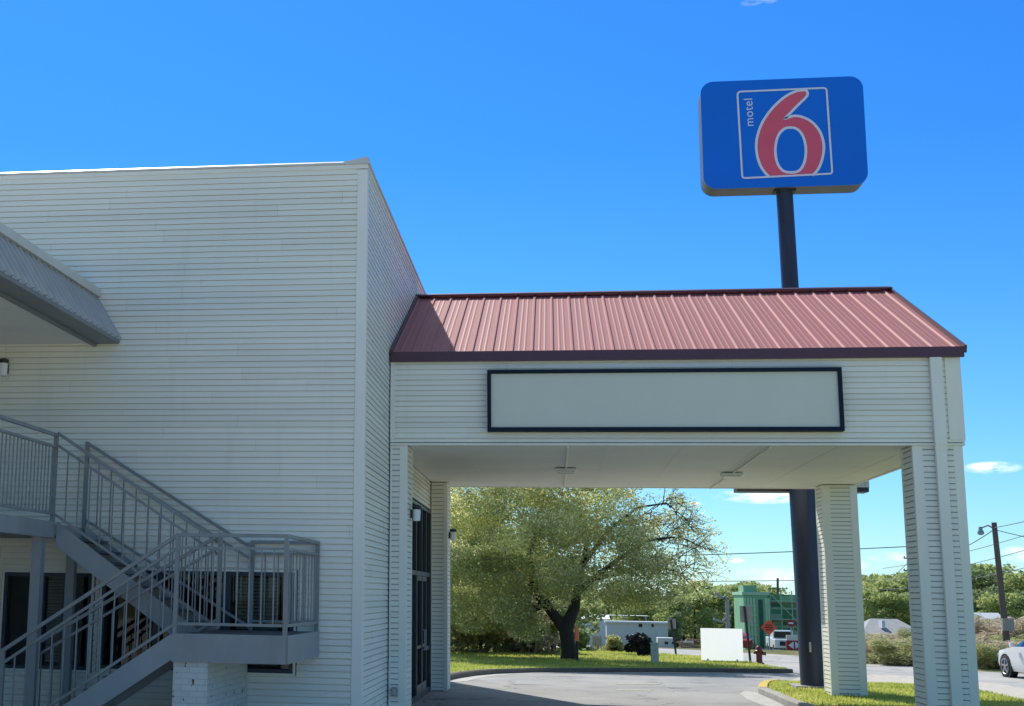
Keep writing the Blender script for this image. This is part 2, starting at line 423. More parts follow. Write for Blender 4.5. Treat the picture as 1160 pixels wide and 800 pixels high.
for pos, c in ((.05, (.40, .70, .99)), (.12, (.28, .63, 1.02)), (.20, (.195, .57, 1.05)), (.30, (.14, .53, 1.08)), (.40, (.14, .55, 1.10)), (.60, (1.9, 1.75, 1.25))):
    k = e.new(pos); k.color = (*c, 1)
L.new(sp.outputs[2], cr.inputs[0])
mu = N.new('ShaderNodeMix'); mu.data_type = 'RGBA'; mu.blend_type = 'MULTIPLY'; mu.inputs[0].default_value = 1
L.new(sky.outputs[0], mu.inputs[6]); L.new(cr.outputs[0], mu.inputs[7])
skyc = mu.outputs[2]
# small fair-weather clouds: soft noisy streaks at the directions where the photograph has them
cn = N.new('ShaderNodeTexNoise'); cn.inputs['Scale'].default_value = 42; cn.inputs['Detail'].default_value = 7; cn.inputs['Roughness'].default_value = .62
cm = N.new('ShaderNodeMapping'); cm.inputs['Scale'].default_value = (1, 1, 3.2); L.new(tc.outputs['Generated'], cm.inputs[0]); L.new(cm.outputs[0], cn.inputs[0])
total = None
for (u, v, du, dv, amt) in ((1124, 530, 30, 7, 1.0), (1152, 628, 16, 9, .8), (868, 562, 60, 9, 1.0), (786, 571, 8, 3, .8), (835, 635, 9, 3, .7), (890, 652, 55, 14, .5), (1010, 632, 26, 7, .55),
                            (1085, 665, 60, 12, .4), (862, 2, 22, 5, .35), (760, 668, 60, 10, .3), (970, 640, 14, 6, .5)):
    d = ray(u, v).normalized()
    t1 = Vector((d.y, -d.x, 0)).normalized(); t2 = t1.cross(d).normalized()
    def dot(vec):
        n = N.new('ShaderNodeVectorMath'); n.operation = 'DOT_PRODUCT'; n.inputs[1].default_value = vec; L.new(tc.outputs['Generated'], n.inputs[0]); return n.outputs['Value']
    def mth(op, a, b):
        n = N.new('ShaderNodeMath'); n.operation = op
        for i, x in ((0, a), (1, b)):
            if isinstance(x, (int, float)): n.inputs[i].default_value = x
            else: L.new(x, n.inputs[i])
        return n.outputs[0]
    a = mth('MULTIPLY', dot(t1), F / du); b = mth('MULTIPLY', dot(t2), F / dv)
    r2 = mth('ADD', mth('MULTIPLY', a, a), mth('MULTIPLY', b, b))
    fwd = mth('GREATER_THAN', dot(d), .5)
    g = mth('MULTIPLY', mth('MULTIPLY', mth('MAXIMUM', mth('SUBTRACT', 1.0, r2), 0.0), amt), fwd)
    total = g if total is None else mth('MAXIMUM', total, g)
cl = mth('MULTIPLY', total, mth('MAXIMUM', mth('SUBTRACT', mth('MULTIPLY', cn.outputs[0], 5.0), 2.0), 0.0))
cl = mth('MINIMUM', cl, .9)
mc = N.new('ShaderNodeMix'); mc.data_type = 'RGBA'; mc.inputs[7].default_value = (9.5, 9.6, 9.7, 1)
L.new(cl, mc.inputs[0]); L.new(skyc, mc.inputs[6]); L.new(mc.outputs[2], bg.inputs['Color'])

sd = bpy.data.lights.new('sun', 'SUN'); sd.energy = 5.0; sd.angle = R(.53); sd.color = (1, .95, .87)
so = bpy.data.objects.new('sun', sd); col.objects.link(so)
sdir = Vector((math.sin(AZ) * math.cos(EL), math.cos(AZ) * math.cos(EL), math.sin(EL)))
so.rotation_euler = sdir.to_track_quat('Z', 'Y').to_euler(); so.location = (-20, 40, 60)

# ------------------------------------------------------------------ ground sheets
BR = (36, 50, 76, 250)


def sheet(name, pts, off, m, extra=0):
    bm = bmesh.new()
    vs = [bm.verts.new((x, y, 0)) for x, y in pts]
    f = bm.faces.new(vs)
    for yb in BR:
        bmesh.ops.bisect_plane(bm, geom=bm.verts[:] + bm.edges[:] + bm.faces[:], plane_co=(0, yb, 0), plane_no=(0, 1, 0))
    bmesh.ops.triangulate(bm, faces=bm.faces[:])
    for v in bm.verts: v.co.z = zt(v.co.y) + off
    bmesh.ops.recalc_face_normals(bm, faces=bm.faces[:])
    if sum(f.normal.z for f in bm.faces) < 0: bmesh.ops.reverse_faces(bm, faces=bm.faces[:])
    me = bpy.data.meshes.new(name); bm.to_mesh(me); bm.free(); me.materials.append(m)
    o = bpy.data.objects.new(name, me); col.objects.link(o)
    return tag(o, kind='structure')


def xy(p): return (p.x, p.y)


sheet('ground', [(-2500, -300), (2500, -300), (2500, 4500), (-2500, 4500)], 0, M['land'])
kerb_px = [(510, 771.3), (521, 768.6), (538, 766), (560, 764), (600, 762.5), (650, 762), (700, 762), (760, 762), (820, 762.3), (885, 763)]
KERB = [xy(G(u, v)) for u, v in kerb_px]
KERB = [(-4.2, 33.2), (-3.2, 34.6)] + KERB
lawn_back = [(8.1, 53.2), (7.4, 57), (6.6, 61.5), (4.6, 64.2), (2.6, 66), (-2, 69.5), (-9, 76), (-30, 90), (-70, 90), (-70, 33.2)]
street_far = [(40, 40), (26, 50), (18.4, 55.2), (14.3, 58.5), (12.8, 63), (11.7, 68), (7, 73), (0, 78), (-10, 86), (-40, 104)]
street_near = [(-44, 98), (-9, 76.5), (-2, 70), (2.6, 66.5), (4.6, 64.6), (6.7, 61.8), (7.5, 57), (8.2, 53), (9.2, 47), (10.8, 43), (12.3, 38.3), (15, 33), (19, 26), (30, 12)]
forecourt = [(-40, -40), (30, -40), (30, 12), (19, 26.2), (15, 33.2), (12.3, 38.5), (10.8, 43.2), (9.2, 47.2), (8.2, 52.8)] + [(x, y) for x, y in reversed(KERB)] + [(-4.6, 20), (-40, 20)]
sheet('forecourt', forecourt, .004, M['asphalt'])
sheet('bounce_lot', [(-60, -60), (30, -60), (30, 10), (19, 25), (16, 26.2), (-60, 26.2)], .008, M['lot'])  # unseen pale sheet added to bounce warm light onto walls and soffit
sheet('street', street_near + street_far[::1], .008, M['street'])
ISL = [xy(G(859, 786)), xy(G(876, 793)), xy(G(893, 801.5)), (4.75, 27), (4.7, 20), (4.7, 8), (22, 8), (19.5, 21)] + [xy(G(1165, 801)), xy(G(1140, 795)), xy(G(1110, 788)), xy(G(1060, 781)), xy(G(1010, 777.5)), xy(G(950, 776.5)), xy(G(900, 776.3)), xy(G(874, 776.6)), xy(G(862, 779))]
# gravel shoulder between the grass island and the street
GRAV = [xy(G(880, 776.0)), xy(G(950, 776.0)), xy(G(1010, 777)), xy(G(1060, 780.5)), xy(G(1110, 787)), xy(G(1140, 794)), xy(G(1165, 800)), (19.4, 21), (22, 8), (30, 8), (30, 12), (19, 26.1), xy(G(1165, 782)), xy(G(1140, 776.5)), xy(G(1110, 773)), xy(G(1060, 768)), xy(G(1010, 765)), xy(G(950, 764.5)), xy(G(905, 768))]
sheet('gravel_shoulder', GRAV, .012, M['gravel'])


def offset_path(pts, d):
    out = []
    for i, p in enumerate(pts):
        a = Vector(pts[max(i - 1, 0)]); b = Vector(pts[min(i + 1, len(pts) - 1)])
        t = (b - a).normalized(); n = Vector((-t.y, t.x))
        out.append((p[0] + n.x * d, p[1] + n.y * d))
    return out


def refine(pts, step=.8):
    out = []
    for a, b in zip(pts, pts[1:]):
        n = max(1, int(math.dist(a, b) / step))
        for i in range(n): out.append((a[0] + (b[0] - a[0]) * i / n, a[1] + (b[1] - a[1]) * i / n))
    return out + [pts[-1]]


def kerb(name, pts, m, h=.15, w_=.17, side=1):
    pts = refine(pts, .5); a = pts; b = offset_path(pts, w_ * side); a2 = offset_path(pts, .025 * side)
    k = MB(); n = len(pts)
    rows = []
    for i in range(n):
        z = zt(pts[i][1]); jit = .006 * noise.noise(Vector((pts[i][0] * 1.7, pts[i][1] * 1.7, 0)))
        rows.append([(a[i][0], a[i][1], z - .02), (a[i][0], a[i][1], z + h - .03 + jit), (a2[i][0], a2[i][1], z + h + jit), (b[i][0], b[i][1], z + h + jit), (b[i][0], b[i][1], z - .02)])
    for r0, r1 in zip(rows, rows[1:]):
        for j in range(4):
            k.face([r0[j], r1[j], r1[j + 1], r0[j + 1]])
    k.face(rows[0]); k.face(rows[-1][::-1])
    o = k.build(name, m)
    return tag(o, kind='structure')


kerb('kerb', KERB, M['kerb'])
tip = [KERB[-1], (KERB[-1][0] + .35, KERB[-1][1] + .5), (8.15, 53.0)]
kerb('kerb_return', tip, M['kerb'], h=.13)
lawn_front = offset_path(KERB, .165)
lawn = lawn_front + [(8.0, 53.0)] + lawn_back[1:]
sheet('lawn', lawn, .135, M['turf'])
gut = KERB[:11]
sheet('gutter', gut[1:] + offset_path(gut, -.45)[::-1][:-1], .010, M['gutter'])
ik = ISL[:6]
kerb('island_kerb', ik[0:6][::-1] if False else [ISL[0]] + ISL[1:6], M['concrete'], side=1)
kerb('yellow_kerb_end', [xy(G(875, 776.4)), xy(G(864, 778.0)), xy(G(859.5, 782.5)), ISL[0]], M['kerb_yellow'], h=.155, w_=.2, side=1)
sheet('island_turf', ISL, .11, M['turf'])
apron = [xy(G(u, v)) for u, v in ((868, 801), (846, 793), (838, 786), (845, 783), (858, 785.5), (875, 793.5), (890, 801))]
sheet('island_gutter', apron, .010, M['gutter'])
for i, q in enumerate((((698, 774.2), (748, 774.0), (747, 775.6), (697, 776.0)), ((698, 781.2), (740, 781.6), (738, 783.2), (697, 782.8)), ((640, 771.0), (652, 770.6), (651, 771.5), (640, 772)))):
    sheet('worn_paint', [xy(G(u, v)) for u, v in q], .009, mat('worn road paint', (.36, .35, .27), .8, var=.35, scale=6))

# ------------------------------------------------------------------ siding
EXP = .0895


_srnd = random.Random(99)


def siding(k, o, ux, width, z0, z1, nrm, e=EXP, d=.013, zref=0.0):
    """lapped boards on a vertical plane: o = (x, y) of the left end, ux = direction along the wall, nrm = outward;
    long walls are laid in double-course lengths with staggered butt joints"""
    if width > 4:
        z = zref + math.floor((z0 - zref) / (2 * e) + 1e-4) * 2 * e
        while z < z1 - 1e-4:
            a, b = max(z, z0), min(z + 2 * e, z1)
            s = -_srnd.uniform(0, 3.4)
            while s < width:
                s1 = min(s + 3.66, width); s0 = max(s, 0)
                if s1 - s0 > .01:
                    siding_run(k, (o[0] + ux[0] * s0, o[1] + ux[1] * s0), ux, s1 - s0 - (.0015 if s1 < width else 0), a, b, nrm, e, d + _srnd.uniform(-.0015, .0015), zref, _srnd.choice((0, 0, 1, 2)))
                s += 3.66
            z += 2 * e
        return k
    return siding_run(k, o, ux, width, z0, z1, nrm, e, d, zref, 0)


def siding_run(k, o, ux, width, z0, z1, nrm, e, d, zref, m):
    def P(s, out, z): return (o[0] + ux[0] * s + nrm[0] * out, o[1] + ux[1] * s + nrm[1] * out, z)
    z = zref + math.floor((z0 - zref) / e + 1e-4) * e
    while z < z1 - 1e-4:
        a, b = max(z, z0), min(z + e - .014, z1)
        top = min(z + e, z1)
        if b > a:
            fa = d - (d - .003) * (a - z) / e; fb = d - (d - .003) * (b - z) / e
            k.face([P(0, fa, a), P(width, fa, a), P(width, fb, b), P(0, fb, b)], m)
            if abs(a - z) < 1e-4: k.face([P(0, -.020, a), P(width, -.020, a), P(width, d, a), P(0, d, a)], m)
        if top > max(b, z0):
            bb = max(b, z0)
            k.face([P(0, .003, bb), P(width, .003, bb), P(width, -.020, bb), P(0, -.020, bb)], m)
            k.face([P(0, -.020, bb), P(width, -.020, bb), P(width, -.020, top), P(0, -.020, top)], m)
        z += e
    return k


# ------------------------------------------------------------------ the motel block
X0, Y0, ZW = -2.744, 20.541, 8.42
YF, YB, XR, ZS, ZT = 23.746, 33.32, 6.41, 4.535, 5.94
YE = 35.7
motel = thing('motel_building', 'two storey motel block clad in pale horizontal siding with tall blank end wall', 'building', (-8, 26, 0))
W1 = (-8.12, -6.76, .905, 2.30)
W2 = (-6.60, -3.72, .935, 2.356)
k = MB()
xl = -16.0
siding(k, (xl, Y0), (1, 0), X0 - xl - .12, W2[3] + .04, ZW - .02, (0, -1))
siding(k, (xl, Y0), (1, 0), X0 - xl - .12, 0, W1[2] - .04, (0, -1))
for a, b in ((xl, W1[0] - .05), (W1[1] + .05, W2[0] - .05), (W2[1] + .05, X0 - .12)):
    siding(k, (a, Y0), (1, 0), b - a, W1[2] - .04, W2[3] + .04, (0, -1))
siding(k, (W1[0] - .05, Y0), (1, 0), W1[1] - W1[0] + .1, W1[3] + .036, W2[3] + .04, (0, -1))
siding(k, (W2[0] - .05, Y0), (1, 0), W2[1] - W2[0] + .1, W1[2] - .04, W2[2] - .036, (0, -1))
k.build('front_wall', M['siding'], motel)
k = MB()
GY0, GY1, GZ = 25.6, 31.72, 3.88
siding(k, (X0, Y0 + .12), (0, 1), YE - Y0 - .24, GZ + .05, ZW - .02, (1, 0))
siding(k, (X0, Y0 + .12), (0, 1), GY0 - Y0 - .17, 0, GZ + .05, (1, 0))
siding(k, (X0, GY1 + .05), (0, 1), YE - GY1 - .17, 0, GZ + .05, (1, 0))
k.build('side_wall', M['siding'], motel)
k = MB(); k.box(X0 - .135, X0 + .022, Y0 - .022, Y0 + .135, 0, ZW - .03); k.build('corner_trim', M['trim'], motel, bevel=.006)
k = MB(); k.box(X0 - .135, X0 + .022, YE - .135, YE + .022, 0, ZW - .03); k.build('corner_trim', M['trim'], motel, bevel=.006)
k = MB(); k.box(-30, xl - .001, Y0, YE, 0, ZW - .03); k.box(xl, X0 - .14, YE - .1, YE, 0, ZW - .03); k.build('rear_wall', M['grout'], motel)
# parapet cap: frieze board and sheet metal coping with a raised corner
k = MB(); k.box(xl, X0 + .028, Y0 - .028, Y0 + .1, ZW - .02, ZW + .045); k.box(X0 - .1, X0 + .028, Y0 + .102, YE, ZW - .02, ZW + .045); k.build('frieze', M['trim'], motel)
k = MB()
k.box(xl, X0 - .34, Y0 - .05, Y0 + .24, ZW + .048, ZW + .075)
k.face([(xl, Y0 - .05, ZW + .076), (X0 - .34, Y0 - .05, ZW + .076), (X0 - .34, Y0 + .02, ZW + .112), (xl, Y0 + .02, ZW + .112)]); k.face([(xl, Y0 + .24, ZW + .076), (xl, Y0 + .02, ZW + .112), (X0 - .34, Y0 + .02, ZW + .112), (X0 - .34, Y0 + .24, ZW + .076)])
k.face([(X0 - .34, Y0 - .05, ZW + .076), (X0 - .34, Y0 + .24, ZW + .076), (X0 - .34, Y0 + .02, ZW + .112)])
k.box(X0 - .2, X0 + .05, Y0 + .26, YE + .05, ZW + .048, ZW + .085)
a = [(X0 - .335, Y0 - .053, ZW + .047), (X0 + .054, Y0 - .053, ZW + .047), (X0 + .054, Y0 + .25, ZW + .047), (X0 - .335, Y0 + .25, ZW + .047)]
b = [(X0 - .335, Y0 - .053, ZW + .088), (X0 + .03, Y0 - .053, ZW + .165), (X0 + .054, Y0 + .25, ZW + .09), (X0 - .335, Y0 + .25, ZW + .09)]
for i in range(4): k.face([a[i], a[(i + 1) % 4], b[(i + 1) % 4], b[i]])
k.face(b); k.face(a[::-1])
k.build('coping', M['cap'], motel)
k = MB(); k.box(xl, X0 - .2, Y0 + .2, YE - .1, ZW - .25, ZW - .15); k.build('flat_roof', M['grout'], motel)
# room behind the ground floor glazing
k = MB(); k.box(-8.6, -3.2, Y0 + 1.6, Y0 + 1.7, 0, 2.9); k.box(-8.6, -3.2, Y0 + .1, Y0 + 1.59, 2.8, 2.9); k.box(-8.6, -3.2, Y0 + .1, Y0 + 1.59, .3, .4); k.box(-8.7, -8.61, Y0 + .1, Y0 + 1.7, 0, 2.9); k.box(-3.19, -3.1, Y0 + .1, Y0 + 1.7, 0, 2.9)
k.build('interior', M['dark'], motel)
k = MB(); k.box(X0 - 1.8, X0 - 1.7, GY0 - .5, GY1 + .5, 0, 4.2); k.box(X0 - 1.69, X0 - .1, GY0 - .6, GY0 - .5, 0, 4.2); k.box(X0 - 1.69, X0 - .1, GY1 + .5, GY1 + .6, 0, 4.2); k.box(X0 - 1.69, X0 - .1, GY0 - .49, GY1 + .49, 4.1, 4.2)
k.build('interior', M['dark'], motel)
gl = glass_mat('window glass', (.55, .60, .62))
gl2 = glass_mat('storefront glass', (.45, .50, .52))
for (wx0, wx1, wz0, wz1), mull in ((W1, (-7.55, -7.15)), (W2, (-5.75, -4.72))):
    fr = MB(); t = .055
    fr.box(wx0, wx1, Y0 - .03, Y0 + .09, wz0, wz0 + t); fr.box(wx0, wx1, Y0 - .03, Y0 + .09, wz1 - t, wz1)
    fr.box(wx0, wx0 + t, Y0 - .03, Y0 + .09, wz0 + t, wz1 - t); fr.box(wx1 - t, wx1, Y0 - .03, Y0 + .09, wz0 + t, wz1 - t)
    for mxp in mull: fr.box(mxp - .06, mxp + .06, Y0 - .025, Y0 + .085, wz0 + t, wz1 - t)
    wn = fr.build('window', M['frame'], motel)
    g = MB(); g.face([(wx0 + t, Y0 + .05, wz0 + t), (wx1 - t, Y0 + .05, wz0 + t), (wx1 - t, Y0 + .05, wz1 - t), (wx0 + t, Y0 + .05, wz1 - t)]); g.build('pane', gl, wn)
    tr = MB(); q = .035
    tr.box(wx0 - q, wx1 + q, Y0 - .035, Y0 + .02, wz0 - q, wz0 - .001); tr.box(wx0 - q, wx1 + q, Y0 - .035, Y0 + .02, wz1 + .001, wz1 + q)
    tr.box(wx0 - q, wx0 - .001, Y0 - .035, Y0 + .02, wz0, wz1); tr.box(wx1 + .001, wx1 + q, Y0 - .035, Y0 + .02, wz0, wz1); tr.build('sill', M['trim'], wn)
    bl = MB()
    bx0, bx1 = (-7.48, -7.22) if wx0 == W1[0] else (-4.60, -3.98)
    z = wz0 + .1
    while z < wz1 - .08:
        bl.face([(bx0, Y0 + .10, z), (bx1, Y0 + .10, z), (bx1, Y0 + .135, z + .042), (bx0, Y0 + .135, z + .042)]); z += .05
    bl.build('blind', M['blind'], wn)
# lobby storefront in the side wall, under the canopy
fr = MB(); t = .06
fr.box(X0 - .09, X0 + .03, GY0, GY1, GZ - t, GZ); fr.box(X0 - .09, X0 + .03, GY0, GY0 + t, 0, GZ - t); fr.box(X0 - .09, X0 + .03, GY1 - t, GY1, 0, GZ - t)
for yy in (27.4, 28.55, 29.75, 30.75): fr.box(X0 - .085, X0 + .025, yy - .035, yy + .035, 0, GZ - t)
fr.box(X0 - .08, X0 + .02, GY0 + t, GY1 - t, 2.44, 2.53)
fr.box(X0 - .08, X0 + .02, 30.79, GY1 - t, .9, .98); fr.box(X0 - .08, X0 + .02, GY0 + t, 27.36, .9, .98)
fr.box(X0 - .08, X0 + .022, GY0 + t, GY1 - t, .005, .12)
sf = fr.build('storefront', M['frame_bronze'], motel)
g = MB(); g.face([(X0 - .03, GY0 + t, .1), (X0 - .03, GY1 - t, .1), (X0 - .03, GY1 - t, GZ - t), (X0 - .03, GY0 + t, GZ - t)]); g.build('pane', gl2, sf)
for y0_, y1_ in ((28.59, 29.71), (29.79, 30.71)):
    d = MB(); x_ = X0 + .005
    d.box(x_ - .03, x_ + .03, y0_, y0_ + .07, .13, 2.43); d.box(x_ - .03, x_ + .03, y1_ - .07, y1_, .13, 2.43); d.box(x_ - .03, x_ + .03, y0_ + .07, y1_ - .07, .13, .3); d.box(x_ - .03, x_ + .03, y0_ + .07, y1_ - .07, 2.34, 2.43)
    d.box(x_ - .02, x_ + .02, y0_ + .07, y1_ - .07, 1.0, 1.06)
    dr = d.build('door', M['frame_bronze'], motel)
    h = MB(); yy = y1_ - .12 if y0_ < 29 else y0_ + .12
    h.tube([(x_ + .03, yy, .95), (x_ + .09, yy, .95), (x_ + .09, yy, 1.35), (x_ + .03, yy, 1.35)], .014, 6); h.build('handle', M['galv'], dr)
# second floor walkway with its mansard roof, running toward the camera
WX = -6.91
k = MB(); k.box(-9.4, WX, 11.5, Y0 - .03, 2.80, 2.96); k.build('walkway_slab', M['concrete'], motel)
k = MB(); k.box(WX + .001, WX + .05, 11.5, 19.07, 2.76, 2.985); k.box(-9.4, WX + .05, 11.44, 11.499, 2.76, 2.985); k.build('walkway_edge', M['stringer'], motel)
k = MB(); k.box(-7.06, -6.92, 18.75, 18.9, 0, 2.795); k.build('walkway_post', M['stringer'], motel)
k = MB(); k.box(-7.03, -6.90, 20.1, 20.22, 0, 2.795); k.build('walkway_post', M['stringer'], motel)
k = MB(); siding(k, (-9.4, 11.5), (0, 1), Y0 - 11.53, 0, 5.77, (1, 0)); k.build('wing_wall', M['siding'], motel)
k = MB()
z = -9.35
k.box(-9.35, -6.90, 11.5, Y0 - .02, 5.775, 5.80)
y = 11.6
while y < Y0 - .05:
    k.box(-9.35, -6.91, y, y + .10, 5.755, 5.774); y += .112
k.build('walkway_soffit', M['soffit'], motel)
k = MB(); k.box(-6.905, -6.50, 11.4, Y0 - .02, 5.745, 5.80); k.box(-6.905, -6.86, 11.4, Y0 - .02, 5.70, 5.744); k.build('eave', M['mansard_flat'], motel)
k = MB()
A, B = Vector((-6.50, 0, 5.80)), Vector((-6.91, 0, 6.46)); nrm = Vector((B.z - A.z, 0, A.x - B.x)).normalized()
yy = 11.4; prof = []
while yy < Y0 - .05:
    for dy, h in ((0, 0), (.16, 0), (.175, .028), (.205, .028), (.22, 0)):
        if yy + dy < Y0 - .02: prof.append((yy + dy, h))
    yy += .235
for (ya, ha), (yb_, hb) in zip(prof, prof[1:]):
    k.face([A + nrm * ha * 1.5 + Vector((0, ya, 0)), B + nrm * ha * 1.5 + Vector((0, ya, 0)), B + nrm * hb * 1.5 + Vector((0, yb_, 0)), A + nrm * hb * 1.5 + Vector((0, yb_, 0))])
k.build('mansard_roof', M['mansard'], motel)
k = MB(); k.box(-7.0, -6.835, 11.4, Y0 - .02, 6.475, 6.60); k.box(-9.4, -7.001, 11.4, Y0 - .02, 6.40, 6.48); k.build('mansard_cap', M['cap'], motel)

# railings
RAILN = [0]


def railing(parent, a, b, posts=(True, True), h=1.255, gap=.165, low=.13, step=.16, name='railing', bt=.016, skip_end=0, post_drop=0.0):
    """one guard panel between the foot points a and b: posts, two upper rails, bottom rail and balusters"""
    a = Vector(a); b = Vector(b); up = Vector((0, 0, 1)); d = b - a
    k = MB()
    k.bar(a + up * h, b + up * h, .05, .045)
    r = k.build(name, M['rail'], parent)
    for hh, nm in ((h - gap, 'mid_rail'), (low, 'bottom_rail')):
        q = MB(); q.bar(a + up * hh, b + up * hh, .04, .035); q.build(nm, M['rail'], r)
    for p, on in ((a, posts[0]), (b, posts[1])):
        if on:
            q = MB(); q.box(p.x - .027, p.x + .027, p.y - .027, p.y + .027, p.z - post_drop, p.z + h + .022); q.build('post', M['rail'], r)
    n = max(2, int(round(math.hypot(d.x, d.y) / step)))
    for i in range(1, n):
        p = a + d * (i / n)
        q = MB(); q.box(p.x - bt / 2, p.x + bt / 2, p.y - bt / 2, p.y + bt / 2, p.z + low + .018, p.z + h - gap - .018); q.build('baluster', M['rail'], r)
    return r


railing(motel, (WX + .02, 12.0, 2.965), (WX + .02, 16.4, 2.965), h=1.225, name='walkway_railing', step=.17)
railing(motel, (WX + .02, 16.4, 2.965), (WX + .02, 19.04, 2.965), posts=(False, True), h=1.225, name='walkway_railing', step=.13)

# ------------------------------------------------------------------ the outside staircase
LX0, LX1, LY0, LY1, LZ, YM = -4.84, -3.36, 18.03, 20.50, 1.53, 19.12
stair = thing('staircase', 'grey steel outside staircase with a mid landing and balustrades against the pale end wall', 'staircase', (-5.2, 19.2, 0))
k = MB(); k.box(LX0 + .03, LX1 - .03, LY0 + .03, LY1 - .03, LZ - .06, LZ); k.build('landing_deck', M['tread'], stair)
k = MB(); k.box(LX0, LX1, LY0 - .02, LY0 + .028, LZ - .345, LZ + .008); k.box(LX1 - .028, LX1 + .02, LY0 + .029, LY1, LZ - .345, LZ + .006); k.box(LX0, LX0 + .029, LY0 + .029, LY1, LZ - .345, LZ - .07); k.build('landing_rim', M['stringer'], stair)
LB = -7.10            # foot of the lower flight


def flight(xa, za, xb, zb, ya, yb, n):
    for y in (ya, yb):
        k = MB(); dz = .33
        k.face([(xa, y - .02, za + .01), (xb, y - .02, zb + .01), (xb, y - .02, zb + .01 - dz), (xa, y - .02, za + .01 - dz)])
        k.face([(xa, y + .02, za + .01), (xa, y + .02, za + .01 - dz), (xb, y + .02, zb + .01 - dz), (xb, y + .02, zb + .01)])
        for s, o in ((0, 0), (0, -dz)):
            pass
        k.face([(xa, y - .02, za + .01), (xa, y + .02, za + .01), (xb, y + .02, zb + .01), (xb, y - .02, zb + .01)])
        k.face([(xa, y - .02, za + .01 - dz), (xb, y - .02, zb + .01 - dz), (xb, y + .02, zb + .01 - dz), (xa, y + .02, za + .01 - dz)])
        k.face([(xa, y - .02, za + .01), (xa, y - .02, za + .01 - dz), (xa, y + .02, za + .01 - dz), (xa, y + .02, za + .01)])
        k.face([(xb, y - .02, zb + .01), (xb, y + .02, zb + .01), (xb, y + .02, zb + .01 - dz), (xb, y - .02, zb + .01 - dz)])
        k.build('stringer', M['stringer'], stair)
    for i in range(1, n):
        t = i / n; x = xa + (xb - xa) * t; z = za + (zb - za) * t
        k = MB(); k.box(x - .15, x + .13, ya + .022, yb - .022, z - .09, z - .05); k.build('tread', M['tread'], stair)


flight(LX0 - .001, LZ, LB, .0 + .03, LY0 + .01, YM - .10, 9)
flight(WX + .055, 2.975, LX0 + .05, LZ + .012, YM + .03, LY1 - .12, 9)
railing(stair, (LX0 + .03, LY0 + .005, LZ), (LX1 - .02, LY0 + .005, LZ), step=.155, post_drop=.0)
railing(stair, (LX1 - .02, LY0 + .005, LZ), (LX1 - .02, LY1 - .03, LZ), posts=(False, True), step=.24)
railing(stair, (LX0 + .5, LY1 - .03, LZ), (LX1 - .02, LY1 - .03, LZ), posts=(True, False), step=.2)
railing(stair, (LB, LY0 + .005, .02), (LX0 + .03, LY0 + .005, LZ), posts=(True, False), step=.165)
railing(stair, (LB, YM - .10, .02), (LX0 + .36, YM - .10, LZ + .05), posts=(True, True), step=.165)
railing(stair, (WX + .025, YM - .05, 2.965), (LX0 + .30, YM + .03, LZ - .05), posts=(False, False), step=.165)
railing(stair, (WX + .02, LY1 - .10, 2.96), (LX0 + .5, LY1 - .10, LZ - .09), posts=(True, False), step=.2)
k = MB(); k.box(LX0 + .01, LX0 + .46, LY0 + .06, LY1 + .01, 0, LZ - .35); k.build('brick_pier', M['brick_white'], stair)

# ------------------------------------------------------------------ the drive-through canopy
can = thing('entrance_canopy', 'drive through entrance canopy with red ribbed metal roof on siding clad columns', 'canopy', (1.8, 28.5, 0))
YR, ZR = 28.42, 8.03
k = MB(); siding(k, (X0 + .03, YF), (1, 0), XR - X0 - .03 - .22, ZS + .10, ZT + .1, (0, -1)); k.build('front_fascia', M['siding'], can)
k = MB(); k.box(XR - .22, XR + .02, YF - .025, YF + .14, ZS + .08, ZT); k.build('corner_trim', M['trim'], can, bevel=.005)
k = MB(); k.box(X0 + .028, X0 + .10, YF - .02, YF + .02, ZS + .10, ZT); k.build('corner_trim', M['trim'], can)
k = MB(); k.box(X0 + .03, XR + .008, YF - .022, YF + .10, ZS - .002, ZS + .03); k.box(X0 + .03, XR + .012, YF - .012, YF + .1, ZS + .045, ZS + .098); k.build('bottom_trim', M['trim'], can)
k = MB(); siding(k, (XR, YF + .14), (0, 1), YB - YF - .2, ZS + .03, ZT, (1, 0))
# gable ends follow the roof slope
k.build('end_fascia', M['siding'], can)
k = MB(); siding(k, (X0 + .03, YB), (1, 0), XR - X0 - .03, ZS + .03, ZT + .1, (0, 1)); k.build('rear_fascia', M['siding'], can)
k = MB(); k.face([(XR - .01, YF, ZT), (XR - .01, YB, ZT), (XR - .01, YR, ZR - .1)]); k.build('gable', M['siding'], can)
k = MB()
k.face([(X0 + .03, YF + .02, ZS + .012), (XR - .0, YF + .02, ZS + .012), (XR - .0, YB - .02, ZS + .012), (X0 + .03, YB - .02, ZS + .012)][::-1])
xx = X0 + 1.2
while xx < XR - .3:
    if abs(xx - .231) > .1 and abs(xx - 3.481) > .1: k.box(xx - .004, xx + .004, YF + .1, YB - .06, ZS + .008, ZS + .0112)
    xx += 1.22
k.box(X0 + .03, XR, YB - .05, YB + .02, ZS - .003, ZS + .03); k.box(XR - .05, XR + .01, YF + .1, YB - .06, ZS - .003, ZS + .03)
k.build('soffit', M['soffit'], can)
